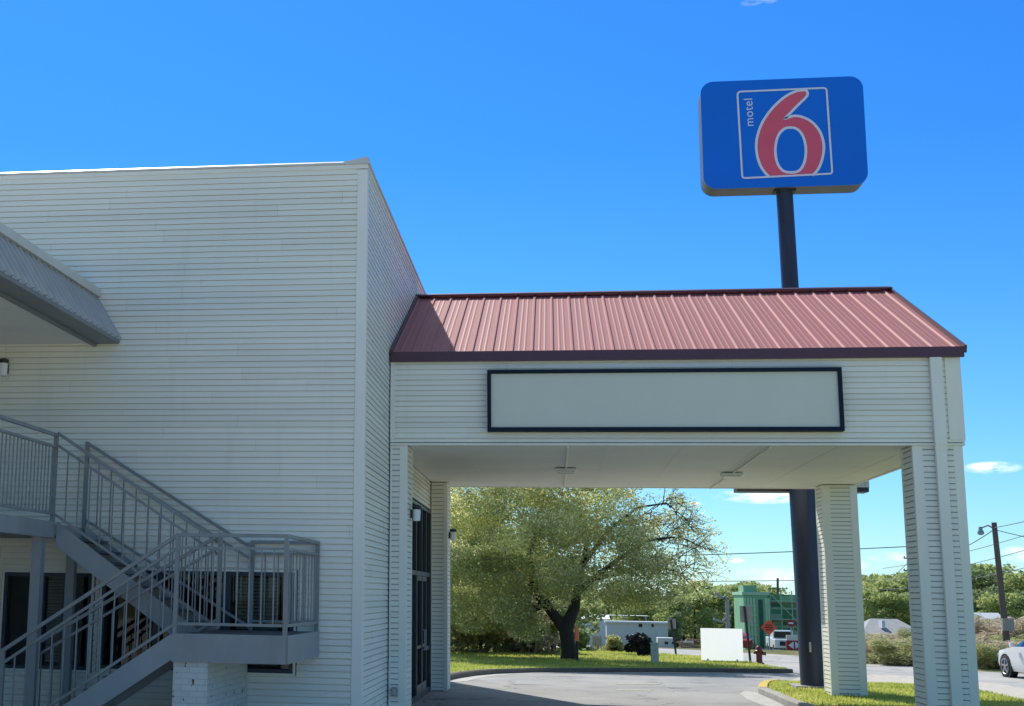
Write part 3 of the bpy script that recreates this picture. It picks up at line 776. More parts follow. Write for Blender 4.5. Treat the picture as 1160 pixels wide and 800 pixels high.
# ribbed roofing: major ribs with two small ribs between
def roof_plane(ya, za, yb, zb, name):
    k = MB(); A = Vector((0, ya, za)); B = Vector((0, yb, zb)); d = (B - A).normalized(); n = Vector((1, 0, 0)).cross(d)
    if n.z < 0: n = -n
    pr = []; x = X0 + .03; P_ = .335
    xend = XR + .06
    while x < xend:
        for dx, h in ((0, 0), (.022, .028), (.048, .028), (.070, 0), (.135, 0), (.150, .004), (.166, .004), (.18, 0), (.225, 0), (.240, .004), (.256, .004), (.27, 0)):
            if x + dx <= xend: pr.append((x + dx, h))
        x += P_
    for (xa, ha), (xb_, hb) in zip(pr, pr[1:]):
        k.face([A + n * ha + Vector((xa, 0, 0)), A + n * hb + Vector((xb_, 0, 0)), B + n * hb + Vector((xb_, 0, 0)), B + n * ha + Vector((xa, 0, 0))])
    k.build(name, M['roof'], can)
roof_plane(YF - .10, 6.07, YR, ZR, 'roof_panel')
roof_plane(YB + .10, 6.07, YR, ZR, 'roof_panel')
k = MB(); k.box(X0 + .03, XR + .065, YF - .11, YF - .04, ZT - .005, 6.105); k.build('eave_trim', M['roof_trim'], can, bevel=.006)
k = MB()
for sgn, ye in ((1, YF - .11), (-1, YB + .11)):
    k.bar((XR + .085, ye, 6.06), (XR + .085, YR, ZR + .0), .045, .12)
k.build('rake_trim', M['roof_trim'], can)
k = MB()
for sgn in (-1, 1):
    k.face([(X0 + .03, YR, ZR + .085), (XR + .1, YR, ZR + .085), (XR + .1, YR + sgn * .17, ZR + .03), (X0 + .03, YR + sgn * .17, ZR + .03)])
    k.face([(X0 + .03, YR + sgn * .17, ZR + .03), (XR + .1, YR + sgn * .17, ZR + .03), (XR + .1, YR + sgn * .17, ZR + .005), (X0 + .03, YR + sgn * .17, ZR + .005)])
k.face([(XR + .1, YR - .17, ZR + .02), (XR + .1, YR + .17, ZR + .02), (XR + .1, YR, ZR + .085)])
k.build('ridge_cap', M['roof_trim'], can)
k = MB(); k.bar((X0 + .04, YF - .1, 6.12), (X0 + .04, YR, ZR + .06), .05, .04); k.build('wall_flashing', M['roof_trim'], can)


def column(x0, x1, y0, y1, tw=.17, tr=.15, z1=ZS):
    """clad column: core, corner boards and lapped siding on each face"""
    c = MB(); c.box(x0 + .02, x1 - .02, y0 + .02, y1 - .02, 0, z1); o = c.build('column', M['grout'], can)
    t = MB()
    for xa, xb_, ya, yb_ in ((x0, x0 + tw, y0, y0 + .09), (x1 - tr, x1, y0, y0 + .09), (x0, x0 + tw, y1 - .09, y1), (x1 - tr, x1, y1 - .09, y1)):
        t.box(xa, xb_, ya, yb_, 0, z1 - .004)
    t.build('corner_board', M['trim'], o, bevel=.005)
    s_ = MB()
    siding(s_, (x0 + tw, y0 + .014), (1, 0), x1 - x0 - tw - tr, .02, z1 - .004, (0, -1)); siding(s_, (x0 + tw, y1 - .014), (1, 0), x1 - x0 - tw - tr, .02, z1 - .004, (0, 1))
    siding(s_, (x0 + .014, y0 + .09), (0, 1), y1 - y0 - .18, .02, z1 - .004, (-1, 0)); siding(s_, (x1 - .014, y0 + .09), (0, 1), y1 - y0 - .18, .02, z1 - .004, (1, 0))
    s_.build('cladding', M['siding'], o)
    return o


column(5.625, 6.385, YF + .012, 24.56, .155, .14)
column(5.70, 6.455 - .03, 32.1, 32.95, .16, .15)
column(X0 + .028, -2.425, YF + .012, 24.66, .03, .13)
column(X0 + .028, -2.355, 31.94, 32.8, .02, .09)
k = MB()
k.box(5.945, 6.125, YF - .135, YF - .03, ZS + .02, ZT - .01)
k.face([(5.945, YF - .135, ZS + .02), (6.125, YF - .135, ZS + .02), (6.125, YF - .11, ZS - .10), (5.945, YF - .11, ZS - .10)])
k.box(5.955, 6.115, YF - .105, YF - .008, .12, ZS + .02); k.box(5.955, 6.115, YF - .28, YF - .106, .04, .16)
k.build('downspout', M['trim'], can, bevel=.004)

# blank sign panel on the canopy front
sg = thing('canopy_sign', 'long blank grey sign panel in a dark navy frame on the canopy front', 'sign', (1.75, YF - .1, 4.75))
SX0, SX1, SZ0, SZ1 = -1.077, 4.574, 4.745, 5.767
k = MB(); t = .062
ys0, ys1 = YF - .22, YF - .018
k.box(SX0, SX1, ys0, ys1, SZ1 - t, SZ1); k.box(SX0, SX1, ys0, ys1, SZ0, SZ0 + t); k.box(SX0, SX0 + t, ys0, ys1, SZ0 + t, SZ1 - t); k.box(SX1 - t, SX1, ys0, ys1, SZ0 + t, SZ1 - t)
k.build('frame', M['navy'], sg)
k = MB(); k.box(SX0 + t, SX1 - t, ys0 + .05, ys0 + .07, SZ0 + t, SZ1 - t); k.build('panel', M['blank'], sg)

# ceiling lights, wall lanterns, outlet
def ceiling_light(x, y, yc0, yc1, label):
    t = thing('ceiling_light', label, 'light', (x, y, ZS), 'flat lights under the canopy ceiling')
    k = MB(); k.box(x - .20, x + .20, y - .22, y + .22, ZS - .055, ZS - .005); k.build('housing', M['white'], t, bevel=.012)
    k = MB(); k.box(x - .16, x + .16, y - .18, y + .18, ZS - .085, ZS - .056); k.build('diffuser', M['lens'], t, bevel=.01)
    k = MB(); k.tube([(x, yc0, ZS - .015), (x, y - .221, ZS - .015)], .017, 6); k.build('conduit', M['trim'], t)
    k = MB(); k.tube([(x, y + .221, ZS - .015), (x, yc1, ZS - .015)], .017, 6); k.build('conduit', M['trim'], t)
ceiling_light(.231, 28.3, 23.9, 33.2, 'flat square ceiling light under the canopy, nearer the motel wall')
ceiling_light(3.481, 29.2, 23.9, 33.2, 'flat square ceiling light under the canopy, nearer the open right side')


def lantern(base, nrm, label):
    b = Vector(base); n = Vector(nrm)
    t = thing('wall_lantern', label, 'light', base, 'wall lanterns')
    k = MB(); c = b + n * .10
    k.bar(b + n * .001, b + n * .03, .10, .14); k.bar(b + n * .03 + Vector((0, 0, .1)), c + Vector((0, 0, .1)), .04, .04)
    k.build('bracket', M['black'], t)
    k = MB(); k.lathe(c, [(.045, .075), (.075, .08), (.08, .13), (.03, .155)], 14); k.build('cap', M['black'], t, smooth=True)
    k = MB(); k.lathe(c, [(.05, -.12), (.062, -.11), (.068, .075)], 14); k.build('shade', M['lens'], t, smooth=True)
lantern((-2.425, 24.38, 3.42), (1, 0, 0), 'small wall lantern with white glass on the near canopy column beside the lobby doors')
lantern((-2.355, 32.35, 3.38), (1, 0, 0), 'small wall lantern with white glass on the rear left canopy column')
lantern((-8.30, Y0 - .014, 5.37), (0, -1, 0), 'small wall lantern under the walkway roof on the upper end wall')
t = thing('outlet_box', 'grey outdoor outlet box low on the near left canopy column', 'outlet', (-2.60, YF, .5))
k = MB(); k.box(-2.66, -2.565, YF - .06, YF - .003, .44, .58); k.build('cover', M['alu'], t, bevel=.008)
k = MB(); k.box(-2.645, -2.58, YF - .085, YF - .061, .46, .56); k.build('lid', M['galv'], t, bevel=.006)

# ------------------------------------------------------------------ the tall pylon sign
pyl = thing('pylon_sign', 'tall blue roadside sign with a large red numeral on a dark steel pole', 'sign', (5.83, 34.95, 0))
pc = (5.83, 34.90)
k = MB(); k.tube([(pc[0], pc[1], .16), (pc[0] - .09, pc[1], 6.2), (pc[0] - .095, pc[1], 6.45), (pc[0] - .19, pc[1] - .12, 11.9)], [.31, .305, .205, .195], 28); k.build('pole', M['pole'], pyl, smooth=True)
k = MB(); k.box(5.35, 6.3, 34.45, 35.45, .02, .17); k.build('footing', M['concrete'], pyl, bevel=.02)
k = MB(); k.box(5.70, 5.80, 34.60, 34.66, .92, 1.14); k.tube([(5.75, 34.62, .92), (5.76, 34.62, .5), (5.80, 34.63, .18)], .018, 6); k.build('switch_box', M['galv'], pyl)
CY0, CY1 = 34.42, 35.14
CX0, CX1, CZ0, CZ1 = 3.70, 7.53, 11.88, 14.62


def rrect(x0, x1, z0, z1, r, n=8):
    out = []
    for cx, cz, a0 in ((x1 - r, z1 - r, 0), (x0 + r, z1 - r, 90), (x0 + r, z0 + r, 180), (x1 - r, z0 + r, 270)):
        for i in range(n + 1):
            a = R(a0 + 90 * i / n); out.append((cx + r * math.cos(a), cz + r * math.sin(a)))
    return out
rr = rrect(CX0, CX1, CZ0, CZ1, .31)
k = MB(); n = len(rr)
for i in range(n):
    a, b = rr[i], rr[(i + 1) % n]
    k.face([(a[0], CY0 + .03, a[1]), (b[0], CY0 + .03, b[1]), (b[0], CY1 - .03, b[1]), (a[0], CY1 - .03, a[1])])
cab = k.build('cabinet', M['sign_edge'], pyl, smooth=True)
k = MB()
ri = rrect(CX0 + .0, CX1 - .0, CZ0 + .0, CZ1 - .0, .31)
k.face([(x, CY0, z) for x, z in ri]); 
for i in range(n):
    a, b = ri[i], ri[(i + 1) % n]
    k.face([(a[0], CY0, a[1]), (a[0], CY0 + .03, a[1]), (b[0], CY0 + .03, b[1]), (b[0], CY0, b[1])])
face = k.build('sign_face', M['sign_blue'], pyl)
k = MB(); k.face([(x, CY1, z) for x, z in ri][::-1])
for i in range(n):
    a, b = ri[i], ri[(i + 1) % n]
    k.face([(a[0], CY1, a[1]), (b[0], CY1, b[1]), (b[0], CY1 - .03, b[1]), (a[0], CY1 - .03, a[1])])
k.build('sign_face', M['sign_blue'], pyl)
k = MB(); k.box(pc[0] - .44, pc[0] + .06, 34.6, 34.96, CZ0 - .05, CZ0 - .002); k.build('mounting_plate', M['black'], pyl)
def S(px_, py_):       # lettering drawn on the sign face, in the face's own plane
    p = at(780 + px_ / 5.273, 80 + py_ / 5.273, CY0); return Vector((p.x, CY0, p.z))


def spline(pts, closed=True, n=6):
    out = []; m_ = len(pts)
    for i in range(m_ if closed else m_ - 1):
        if closed: p0, p1, p2, p3 = (Vector(pts[(i + j) % m_]) for j in (-1, 0, 1, 2))
        else: p0, p1, p2, p3 = (Vector(pts[min(max(i + j, 0), m_ - 1)]) for j in (-1, 0, 1, 2))
        for s in range(n):
            t = s / n
            out.append(.5 * ((2 * p1) + (p2 - p0) * t + (2 * p0 - 5 * p1 + 4 * p2 - p3) * t * t + (3 * p1 - p0 - 3 * p2 + p3) * t ** 3))
    if not closed: out.append(Vector(pts[-1]))
    return out


def ribbon(k, pts, w_, y, closed=True):
    m_ = len(pts); L_ = []; R_ = []
    for i in range(m_):
        a = pts[(i - 1) % m_] if closed else pts[max(i - 1, 0)]; b = pts[(i + 1) % m_] if closed else pts[min(i + 1, m_ - 1)]
        t = (b - a); t.y = 0; t.normalize(); nn = Vector((-t.z, 0, t.x)) * (w_ / 2)
        p = Vector((pts[i].x, y, pts[i].z)); L_.append(p + nn); R_.append(p - nn)
    for i in range(m_ if closed else m_ - 1):
        j = (i + 1) % m_; k.face([L_[i], L_[j], R_[j], R_[i]])
arc1 = spline([(740, 628), (775, 588), (798, 530), (808, 465), (800, 405), (775, 350), (730, 303), (675, 277), (625, 272), (572, 290)], False)
arc2 = spline([(572, 290), (612, 250), (655, 205), (700, 162), (711, 140), (704, 121), (688, 118), (648, 122)], False)
arc3 = spline([(648, 122), (590, 148), (530, 195), (478, 253), (437, 318), (413, 385), (404, 445), (410, 510), (430, 570), (458, 612), (480, 633)], False)
out6 = [S(p.x, p.y) for p in arc1[:-1] + arc2[:-1] + arc3]
hole = [S(p.x, p.y) for p in spline([(608, 341), (570, 350), (538, 385), (521, 440), (519, 500), (533, 560), (566, 600), (612, 609), (657, 600), (687, 560), (700, 500), (697, 440), (679, 385), (647, 350)])]
bm = bmesh.new()
ov = [bm.verts.new((p.x, CY0 - .004, p.z)) for p in out6]; hv = [bm.verts.new((p.x, CY0 - .004, p.z)) for p in hole]
es = [bm.edges.new((ov[i], ov[(i + 1) % len(ov)])) for i in range(len(ov))] + [bm.edges.new((hv[i], hv[(i + 1) % len(hv)])) for i in range(len(hv))]
bmesh.ops.triangle_fill(bm, use_beauty=True, edges=es)
num = MB()
for f_ in bm.faces: num.face([v.co.copy() for v in f_.verts])
bm.free()
num.build('numeral', M['sign_red'], face)
k = MB(); ribbon(k, out6, .062, CY0 - .009, False); ribbon(k, hole, .062, CY0 - .009)
k.build('numeral_outline', M['sign_white'], face)
fr_ = [(302, 130), (812, 106), (826, 118), (858, 606), (846, 620), (338, 644), (322, 632), (292, 142)]
frp = spline([], False) if False else [S(*p) for p in [(300, 131), (306, 127), (806, 105), (818, 108), (824, 118), (857, 600), (855, 612), (846, 617), (338, 643), (326, 640), (320, 630), (292, 150), (293, 138)]]
k = MB(); ribbon(k, frp, .045, CY0 - .013); k.build('border', M['sign_white'], face)
cu = bpy.data.curves.new('lettering', 'FONT'); cu.body = 'motel'; cu.size = .44; cu.space_character = 1.05
to = bpy.data.objects.new('lettering_source', cu); col.objects.link(to)
bpy.context.view_layer.update()
dg = bpy.context.evaluated_depsgraph_get(); me = bpy.data.meshes.new_from_object(to.evaluated_get(dg))
bpy.data.objects.remove(to)
p0 = S(388, 330); p1 = S(380, 168); ex = (p1 - p0); ln = max(v.co.x for v in me.vertices); x_in = min(v.co.x for v in me.vertices)
sc_ = ex.length / (ln - x_in); exn = ex.normalized(); eyn = Vector((-exn.z, 0, exn.x))
if eyn.x > 0: eyn = -eyn
k = MB(); base = [(p0 + exn * ((v.co.x - x_in) * sc_) + eyn * (v.co.y * sc_)) for v in me.vertices]
for p in me.polygons: k.face([Vector((base[i].x, CY0 - .005, base[i].z)) for i in p.vertices])
k.build('lettering', M['sign_white'], face)

# reader board cabinet lower on the same pole, behind the canopy
k = MB(); k.box(4.31, 7.33, 35.27, 35.87, at(900, 557, 35.3).z, 6.3); lo = k.build('reader_board', M['black'], pyl)
k = MB()
for x in [7.295 + .0]:
    k.box(7.332, 7.34, 35.27, 35.87, 4.70, 6.3)
k.box(6.72, 7.33, 35.258, 35.269, 4.72, 6.3)
xx = 6.75
while xx < 7.28:
    k.box(xx, xx + .05, 35.235, 35.257, 4.72, 6.3); xx += .085
k.build('ribbed_side', M['ribbed_cab'], lo)

# ------------------------------------------------------------------ vegetation builders
def leaves_mesh(name, clumps, size, m, seed, flat=.5, thin=1.0):
    """clumps: (center, radius xyz, count, tone)"""
    rnd = random.Random(seed); vs = []; fs = []; tn = []
    for c, rad, cnt, tone in clumps:
        c = Vector(c)
        for i in range(cnt):
            while True:
                q = Vector((rnd.uniform(-1, 1), rnd.uniform(-1, 1), rnd.uniform(-1, 1)))
                if .12 < q.length < 1: break
            q = q * (q.length ** -.35)
            p = c + Vector((q.x * rad[0], q.y * rad[1], q.z * rad[2]))
            s = size * rnd.uniform(.6, 1.4)
            a = Vector((rnd.gauss(0, 1), rnd.gauss(0, 1), rnd.gauss(0, .7))).normalized(); b = a.cross(Vector((rnd.gauss(0, 1), rnd.gauss(0, 1), rnd.gauss(0, 1)))).normalized()
            n_ = len(vs); a = a * s; b = b * s * flat
            vs += [p - a, p - b * .9 + a * .1, p + a, p + b]
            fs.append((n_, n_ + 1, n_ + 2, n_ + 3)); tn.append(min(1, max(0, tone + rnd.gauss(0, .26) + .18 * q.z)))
    me = bpy.data.meshes.new(name); me.from_pydata([tuple(v) for v in vs], [], fs); me.materials.append(m)
    at_ = me.attributes.new('tone', 'FLOAT', 'FACE'); at_.data.foreach_set('value', tn)
    return me


def add(name, me, parent=None, loc=(0, 0, 0)):
    o = bpy.data.objects.new(name, me); col.objects.link(o); o.location = loc
    if parent is not None: o.parent = parent
    return o


# the big oak on the lawn
tb = G(645, 751); tb.z = zt(tb.y) + .13
OY = tb.y
oak = thing('oak_tree', 'broad spreading oak with dark forked trunk and yellow green crown on the lawn', 'tree', tb)
def rel(u, v, dy=0): return at(u, v, OY + dy) - tb
k = MB(); rnd = random.Random(3)
B0 = Vector((0, 0, -.1))
k.tube([B0 + Vector((0, 0, 0)), Vector((0, 0, .25)), rel(643, 728), rel(641, 712), rel(645, 700)], [.38, .30, .27, .29, .26], 12)
k.tube([rel(641, 716), rel(630, 700), rel(618, 684), rel(606, 672), rel(585, 655), rel(560, 640, .5)], [.24, .21, .19, .15, .10, .06], 10)
k.tube([rel(618, 684), rel(604, 688, -.2), rel(592, 682, -.3), rel(575, 668, -.4)], [.2, .17, .14, .06], 8)
k.tube([rel(644, 704), rel(651, 688), rel(654, 670), rel(660, 640), rel(668, 600)], [.26, .2, .16, .11, .05], 10)
k.tube([rel(654, 672), rel(672, 655, -.3), rel(700, 634, -.5), rel(735, 612, -.5), rel(770, 608, -.4), rel(800, 622, -.4)], [.14, .11, .08, .06, .03, .012], 8)
k.tube([rel(672, 655, -.3), rel(705, 648, .3), rel(740, 640, .4), rel(775, 650, .4)], [.12, .1, .06, .02], 7)
k.tube([rel(660, 640), rel(690, 600), rel(722, 575), rel(755, 570), rel(780, 590)], [.10, .07, .05, .03, .012], 7)
k.tube([rel(606, 672), rel(600, 630), rel(610, 590), rel(620, 540)], [.16, .13, .1, .05], 7)
k.build('trunk', M['bark'], oak, smooth=True) if False else None
tv = MB(); tv.v = [tuple(Vector(p) + tb) for p in k.v]; tv.f = k.f; tv.m = k.m
tv.build('trunk', M['bark'], oak, smooth=True)
tw = MB(); clumps = []
def twigs(a, b, n, lmin, lmax, seed):
    r_ = random.Random(seed)
    for i in range(n):
        t = r_.random(); p = Vector(a).lerp(Vector(b), t)
        d = Vector((r_.gauss(.5, .5), r_.gauss(0, .6), r_.gauss(.05, .5))).normalized(); l = r_.uniform(lmin, lmax)
        m1 = p + d * l * .5 + Vector((0, 0, r_.uniform(-.05, .15))); e_ = p + d * l + Vector((0, 0, r_.uniform(-.3, .05)))
        tw.tube([p + tb, m1 + tb, e_ + tb], [.02, .013, .006], 4, cap=False)
        for j in range(3):
            d2 = (d + Vector((r_.gauss(0, .5), r_.gauss(0, .5), r_.gauss(0, .5)))).normalized(); s_ = m1.lerp(e_, r_.random()); tw.tube([s_ + tb, s_ + d2 * l * .45 + tb], [.009, .004], 3, cap=False)
            clumps.append((s_ + d2 * l * .3, (.22, .22, .16), 5, .45))
        clumps.append((m1, (.3, .3, .22), 9, .4)); clumps.append((e_, (.25, .25, .18), 6, .45))
for i, (a, b) in enumerate((((672, 655), (735, 612)), ((735, 612), (800, 622)), ((705, 648), (775, 652)), ((690, 600), (755, 570)), ((755, 572), (785, 600)), ((740, 630), (795, 650)), ((725, 590), (770, 600)))):
    twigs(rel(*a), rel(*b), 26, .5, 1.25, 50 + i)
tw.build('twigs', M['twig'], oak)
rnd = random.Random(11)
def region(u, v):
    # outline of the dense crown in the frame of the tree
    x = (u - 612) / 134; y_ = (v - 605) / 112
    return x * x + y_ * y_
cnt = 0
while cnt < 345:
    u = rnd.uniform(440, 765); v = rnd.uniform(455, 712)
    e2 = region(u, v)
    if e2 > 1.25 + (.35 if u > 700 and v > 590 else 0): continue
    if u > 736 - max(0, (600 - v)) * .25 + min(28, max(0, v - 600) * .5): continue
    if u > 715 and rnd.random() < .35: continue
    if v > 683 and 600 < u < 672: continue
    if v > 665 and 615 < u < 668 and rnd.random() < .6: continue
    if v > 682 and u > 660: continue
    dy = rnd.uniform(-1, 1) * 3.6 * math.sqrt(max(.08, 1.3 - e2))
    p = at(u, v, OY + dy) - tb
    if p.z < .9: continue
    r_ = rnd.uniform(.42, .85)
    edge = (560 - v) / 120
    tone = .42 + .34 * edge + rnd.gauss(0, .2) - (.12 if dy < 0 and v > 630 else 0)  # yellower catkin top; sunlit top and shaded near underside also painted into tone
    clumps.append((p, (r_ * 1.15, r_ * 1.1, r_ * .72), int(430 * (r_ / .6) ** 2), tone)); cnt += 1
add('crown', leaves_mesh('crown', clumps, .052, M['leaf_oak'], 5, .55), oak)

# shrubs along the back of the lawn
def shrub(u, v, y, wd, ht, m, seed, name, label, group=None, n=1500, size=.13, stems=True, zoff=.1):
    p = at(u, v, y); p.z = zt(y) + zoff
    t = thing(name, label, 'shrub', p, group)
    r_ = random.Random(seed); cl_ = []
    for i in range(16):
        a = r_.uniform(0, 6.28); q = math.sqrt(r_.random()) * .75
        h = r_.uniform(.04, .95)
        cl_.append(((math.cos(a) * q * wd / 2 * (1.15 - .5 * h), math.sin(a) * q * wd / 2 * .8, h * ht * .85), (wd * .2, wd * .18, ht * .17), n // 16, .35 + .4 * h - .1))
    add('foliage', leaves_mesh(name, cl_, size, m, seed, .55), t)
    if stems:
        k = MB()
        for i in range(7):
            a = r_.uniform(0, 6.28); k.tube([p + Vector((math.cos(a) * .12, math.sin(a) * .12, -.1)), p + Vector((math.cos(a) * wd * .12, math.sin(a) * wd * .12, ht * .4)), p + Vector((math.cos(a) * wd * .3, math.sin(a) * wd * .25, ht * .8))], [.04, .03, .01], 5)
        k.build('stem', M['bark'], t)
    return t
for i, (u, ht, wd, y, m) in enumerate(((488, 4.4, 3.4, 60, 'leaf_shrub'), (520, 4.0, 3.0, 62, 'brush'), (548, 3.6, 2.8, 61, 'leaf_shrub'), (574, 3.3, 2.8, 63, 'leaf_shrub'), (600, 2.6, 2.6, 61.5, 'brush'), (626, 2.3, 2.0, 62.5, 'leaf_far_dark'))):
    shrub(u, 735, y, wd, ht, M[m], 100 + i, 'hedge_shrub', 'tangled shrub in the row at the back of the lawn behind the oak', 'shrubs along the back of the lawn', n=2600, size=.12)
shrub(726, 740, 62, 1.35, .95, M['leaf_dark'], 130, 'dark_shrub', 'low dark purple shrub on the lawn edge between two sign posts', n=2200, size=.10)
shrub(695, 738, 66, 1.3, .8, M['brush_green'], 131, 'low_shrub', 'small bright green clipped shrub right of the oak trunk', n=1200, size=.09)
shrub(655, 738, 66, 1.5, 1.0, M['leaf_far_dark'], 132, 'low_shrub', 'small dark green shrub close behind the oak trunk', n=1200, size=.1)
# grass tufts
def tufts(name, poly_fn, n, hgt, seed, off):
    r_ = random.Random(seed); vs = []; fs = []; tn = []
    while len(fs) < n:
        x, y = poly_fn(r_)
        if x is None: continue
        z = zt(y) + off; a = r_.uniform(0, 6.28); h = hgt * r_.uniform(.4, 1.3); w_ = .012 + .01 * r_.random(); c, s_ = math.cos(a), math.sin(a)
        lx, ly = r_.gauss(0, .4) * h, r_.gauss(0, .4) * h; q = len(vs)
        vs += [(x - c * w_, y - s_ * w_, z), (x + c * w_, y + s_ * w_, z), (x + lx, y + ly, z + h)]; fs.append((q, q + 1, q + 2)); tn.append(min(1, max(0, .5 + .6 * noise.noise(Vector((x * .8, y * .8, 0))) + r_.gauss(0, .15))))
    me = bpy.data.meshes.new(name); me.from_pydata(vs, [], fs); me.materials.append(M['blade'])
    me.attributes.new('tone', 'FLOAT', 'FACE').data.foreach_set('value', tn)
    return tag(add(name, me), kind='stuff')
def inpoly(x, y, P_):
    c = False; j = len(P_) - 1
    for i in range(len(P_)):
        xi, yi = P_[i]; xj, yj = P_[j]
        if (yi > y) != (yj > y) and x < (xj - xi) * (y - yi) / (yj - yi) + xi: c = not c
        j = i
    return c
ISLI = [(x, y) for x, y in ISL]
def f_isl(r_):
    x, y = r_.uniform(4.6, 17), r_.uniform(24, 38.5)
    if not inpoly(x, y, ISLI) or math.hypot(x - 5.83, y - 34.95) < .55: return None, None
    if x < 5.3 and r_.random() < .6: return None, None
    return x, y
tufts('island_grass', f_isl, 42000, .055, 21, .11)
def f_lawn(r_):
    x, y = r_.uniform(-9, 8.2), r_.uniform(37, 69)
    return (x, y) if inpoly(x, y, lawn) else (None, None)
tufts('lawn_grass', f_lawn, 45000, .06, 22, .135)

# ------------------------------------------------------------------ things on the lawn and along the street
def on(u, v, off=0.0):
    p = G(u, v); p.z = zt(p.y) + off; return p
p = on(654, 753, .135); t = thing('marker_post', 'slim marker post with an orange top beside the oak trunk', 'post', p)
k = MB(); k.lathe(p, [(.05, 0), (.05, .75)], 10); k.build('shaft', M['black'], t, smooth=True)
k = MB(); k.lathe(p, [(.075, .72), (.08, .75), (.08, 1.1), (.065, 1.2), (.02, 1.24)], 12); k.build('orange_top', M['orange'], t, smooth=True)

p = on(742, 755.5, .135); t = thing('utility_cabinet', 'pale green utility pedestal standing on the lawn', 'utility box', p)
k = MB(); k.box(p.x - .14, p.x + .14, p.y - .12, p.y + .12, p.z - .05, p.z + .66); k.build('body', M['utility_green'], t, bevel=.015)
k = MB(); k.box(p.x - .16, p.x + .16, p.y - .14, p.y + .14, p.z + .661, p.z + .74); k.build('cap', M['utility_green'], t, bevel=.03)
k = MB(); k.box(p.x - .03, p.x + .03, p.y - .135, p.y - .121, p.z + .4, p.z + .48); k.build('latch', M['galv'], t)

p = on(818.5, 753.5, .135); t = thing('blank_sign_board', 'plain white blank sign board standing low on the lawn near the hydrant', 'sign', p)
wd = 43.5 * p.y / F * 1.0
k = MB(); k.face([(p.x - wd / 2, p.y, p.z + .03), (p.x + wd / 2, p.y, p.z + .03), (p.x + wd / 2, p.y, p.z + 34.5 * p.y / F), (p.x - wd / 2, p.y, p.z + 34.5 * p.y / F)]); k.build('board', M['plastic_sheet'], t)
for sx in (-.35, .35):
    k = MB(); k.box(p.x + sx * wd - .03, p.x + sx * wd + .03, p.y + .01, p.y + .04, p.z - .1, p.z + .1); k.build('leg', M['galv'], t)

def sign_post(base, u1, v1, plate, label):
    p = on(*base, .1); q = at(u1, v1, p.y)
    t = thing('sign_post', label, 'sign', p)
    k = MB(); k.bar(p - Vector((0, 0, .15)), q, .085, .05, (0, 1, 0)); k.build('post', M['black'], t)
    a = at(plate[0], plate[1], p.y); b = at(plate[2], plate[3], p.y)
    k = MB(); k.box(a.x, b.x, p.y + .045, p.y + .06, b.z, a.z); k.build('sign_plate', M['alu'], t, bevel=.004)
sign_post((850.5, 753.5), 843.5, 687, (838, 686.5, 853, 705.5), 'leaning dark sign post with a tan plate back behind the white board')
sign_post((766, 741.5), 760, 702, (756.5, 701, 766, 712.5), 'small leaning sign post with a grey plate back at the lawn edge')

p = on(860.5, 756, .135); t = thing('fire_hydrant', 'dark red fire hydrant on the tip of the lawn', 'hydrant', p)
s_ = .80
k = MB(); k.lathe(p, [(.17, -.05), (.17, .03), (.115, .05), (.11, .42), (.15, .44), (.15, .47), (.125, .49), (.115, .56), (.08, .63), (.035, .655)], 16); k.build('barrel', M['hydrant'], t, smooth=True)
k = MB(); k.lathe(p, [(.028, .64), (.028, .71), (.02, .72)], 6); k.build('operating_nut', M['hydrant'], t)
k = MB(); k.tube([p + Vector((.08, -.02, .37)), p + Vector((.21, -.03, .37))], .062, 10); k.tube([p + Vector((.211, -.03, .37)), p + Vector((.245, -.032, .37))], .078, 10); k.build('side_outlet', M['hydrant'], t)
k = MB(); k.tube([p + Vector((-.08, 0, .39)), p + Vector((-.17, 0, .39))], .045, 10); k.tube([p + Vector((-.171, 0, .39)), p + Vector((-.195, 0, .39))], .055, 10); k.build('side_outlet', M['hydrant'], t)
k = MB(); k.tube([p + Vector((0, -.08, .36)), p + Vector((0, -.19, .36))], .07, 10); k.build('front_outlet', M['hydrant'], t)

# warning diamond on a stand
YD = 80
c = at(871, 711, YD); t = thing('warning_sign', 'orange diamond roadworks sign on a thin stand before the green building', 'sign', (c.x, YD, zt(YD)))
rd = 8.3 * YD / F
k = MB()
for y_, s in ((YD, 1), (YD + .02, -1)):
    pts = [(c.x + rd, y_, c.z), (c.x, y_, c.z + rd), (c.x - rd, y_, c.z), (c.x, y_, c.z - rd)]
    k.face(pts if s < 0 else pts[::-1])
k.build('plate', M['orange_sign'], t)
k = MB()
for dz, w_ in ((.12, .34), (0, .44), (-.12, .3)): k.box(c.x - w_ / 2, c.x + w_ / 2, YD - .012, YD - .004, c.z + dz - .025, c.z + dz + .025)
k.build('legend', M['black'], t)
k = MB(); k.box(c.x - .03, c.x + .03, YD + .03, YD + .08, zt(YD), c.z + rd * .6); k.bar((c.x - .6, YD + .05, zt(YD) + .03), (c.x + .6, YD + .05, zt(YD) + .03), .06, .06); k.build('stand', M['galv'], t)

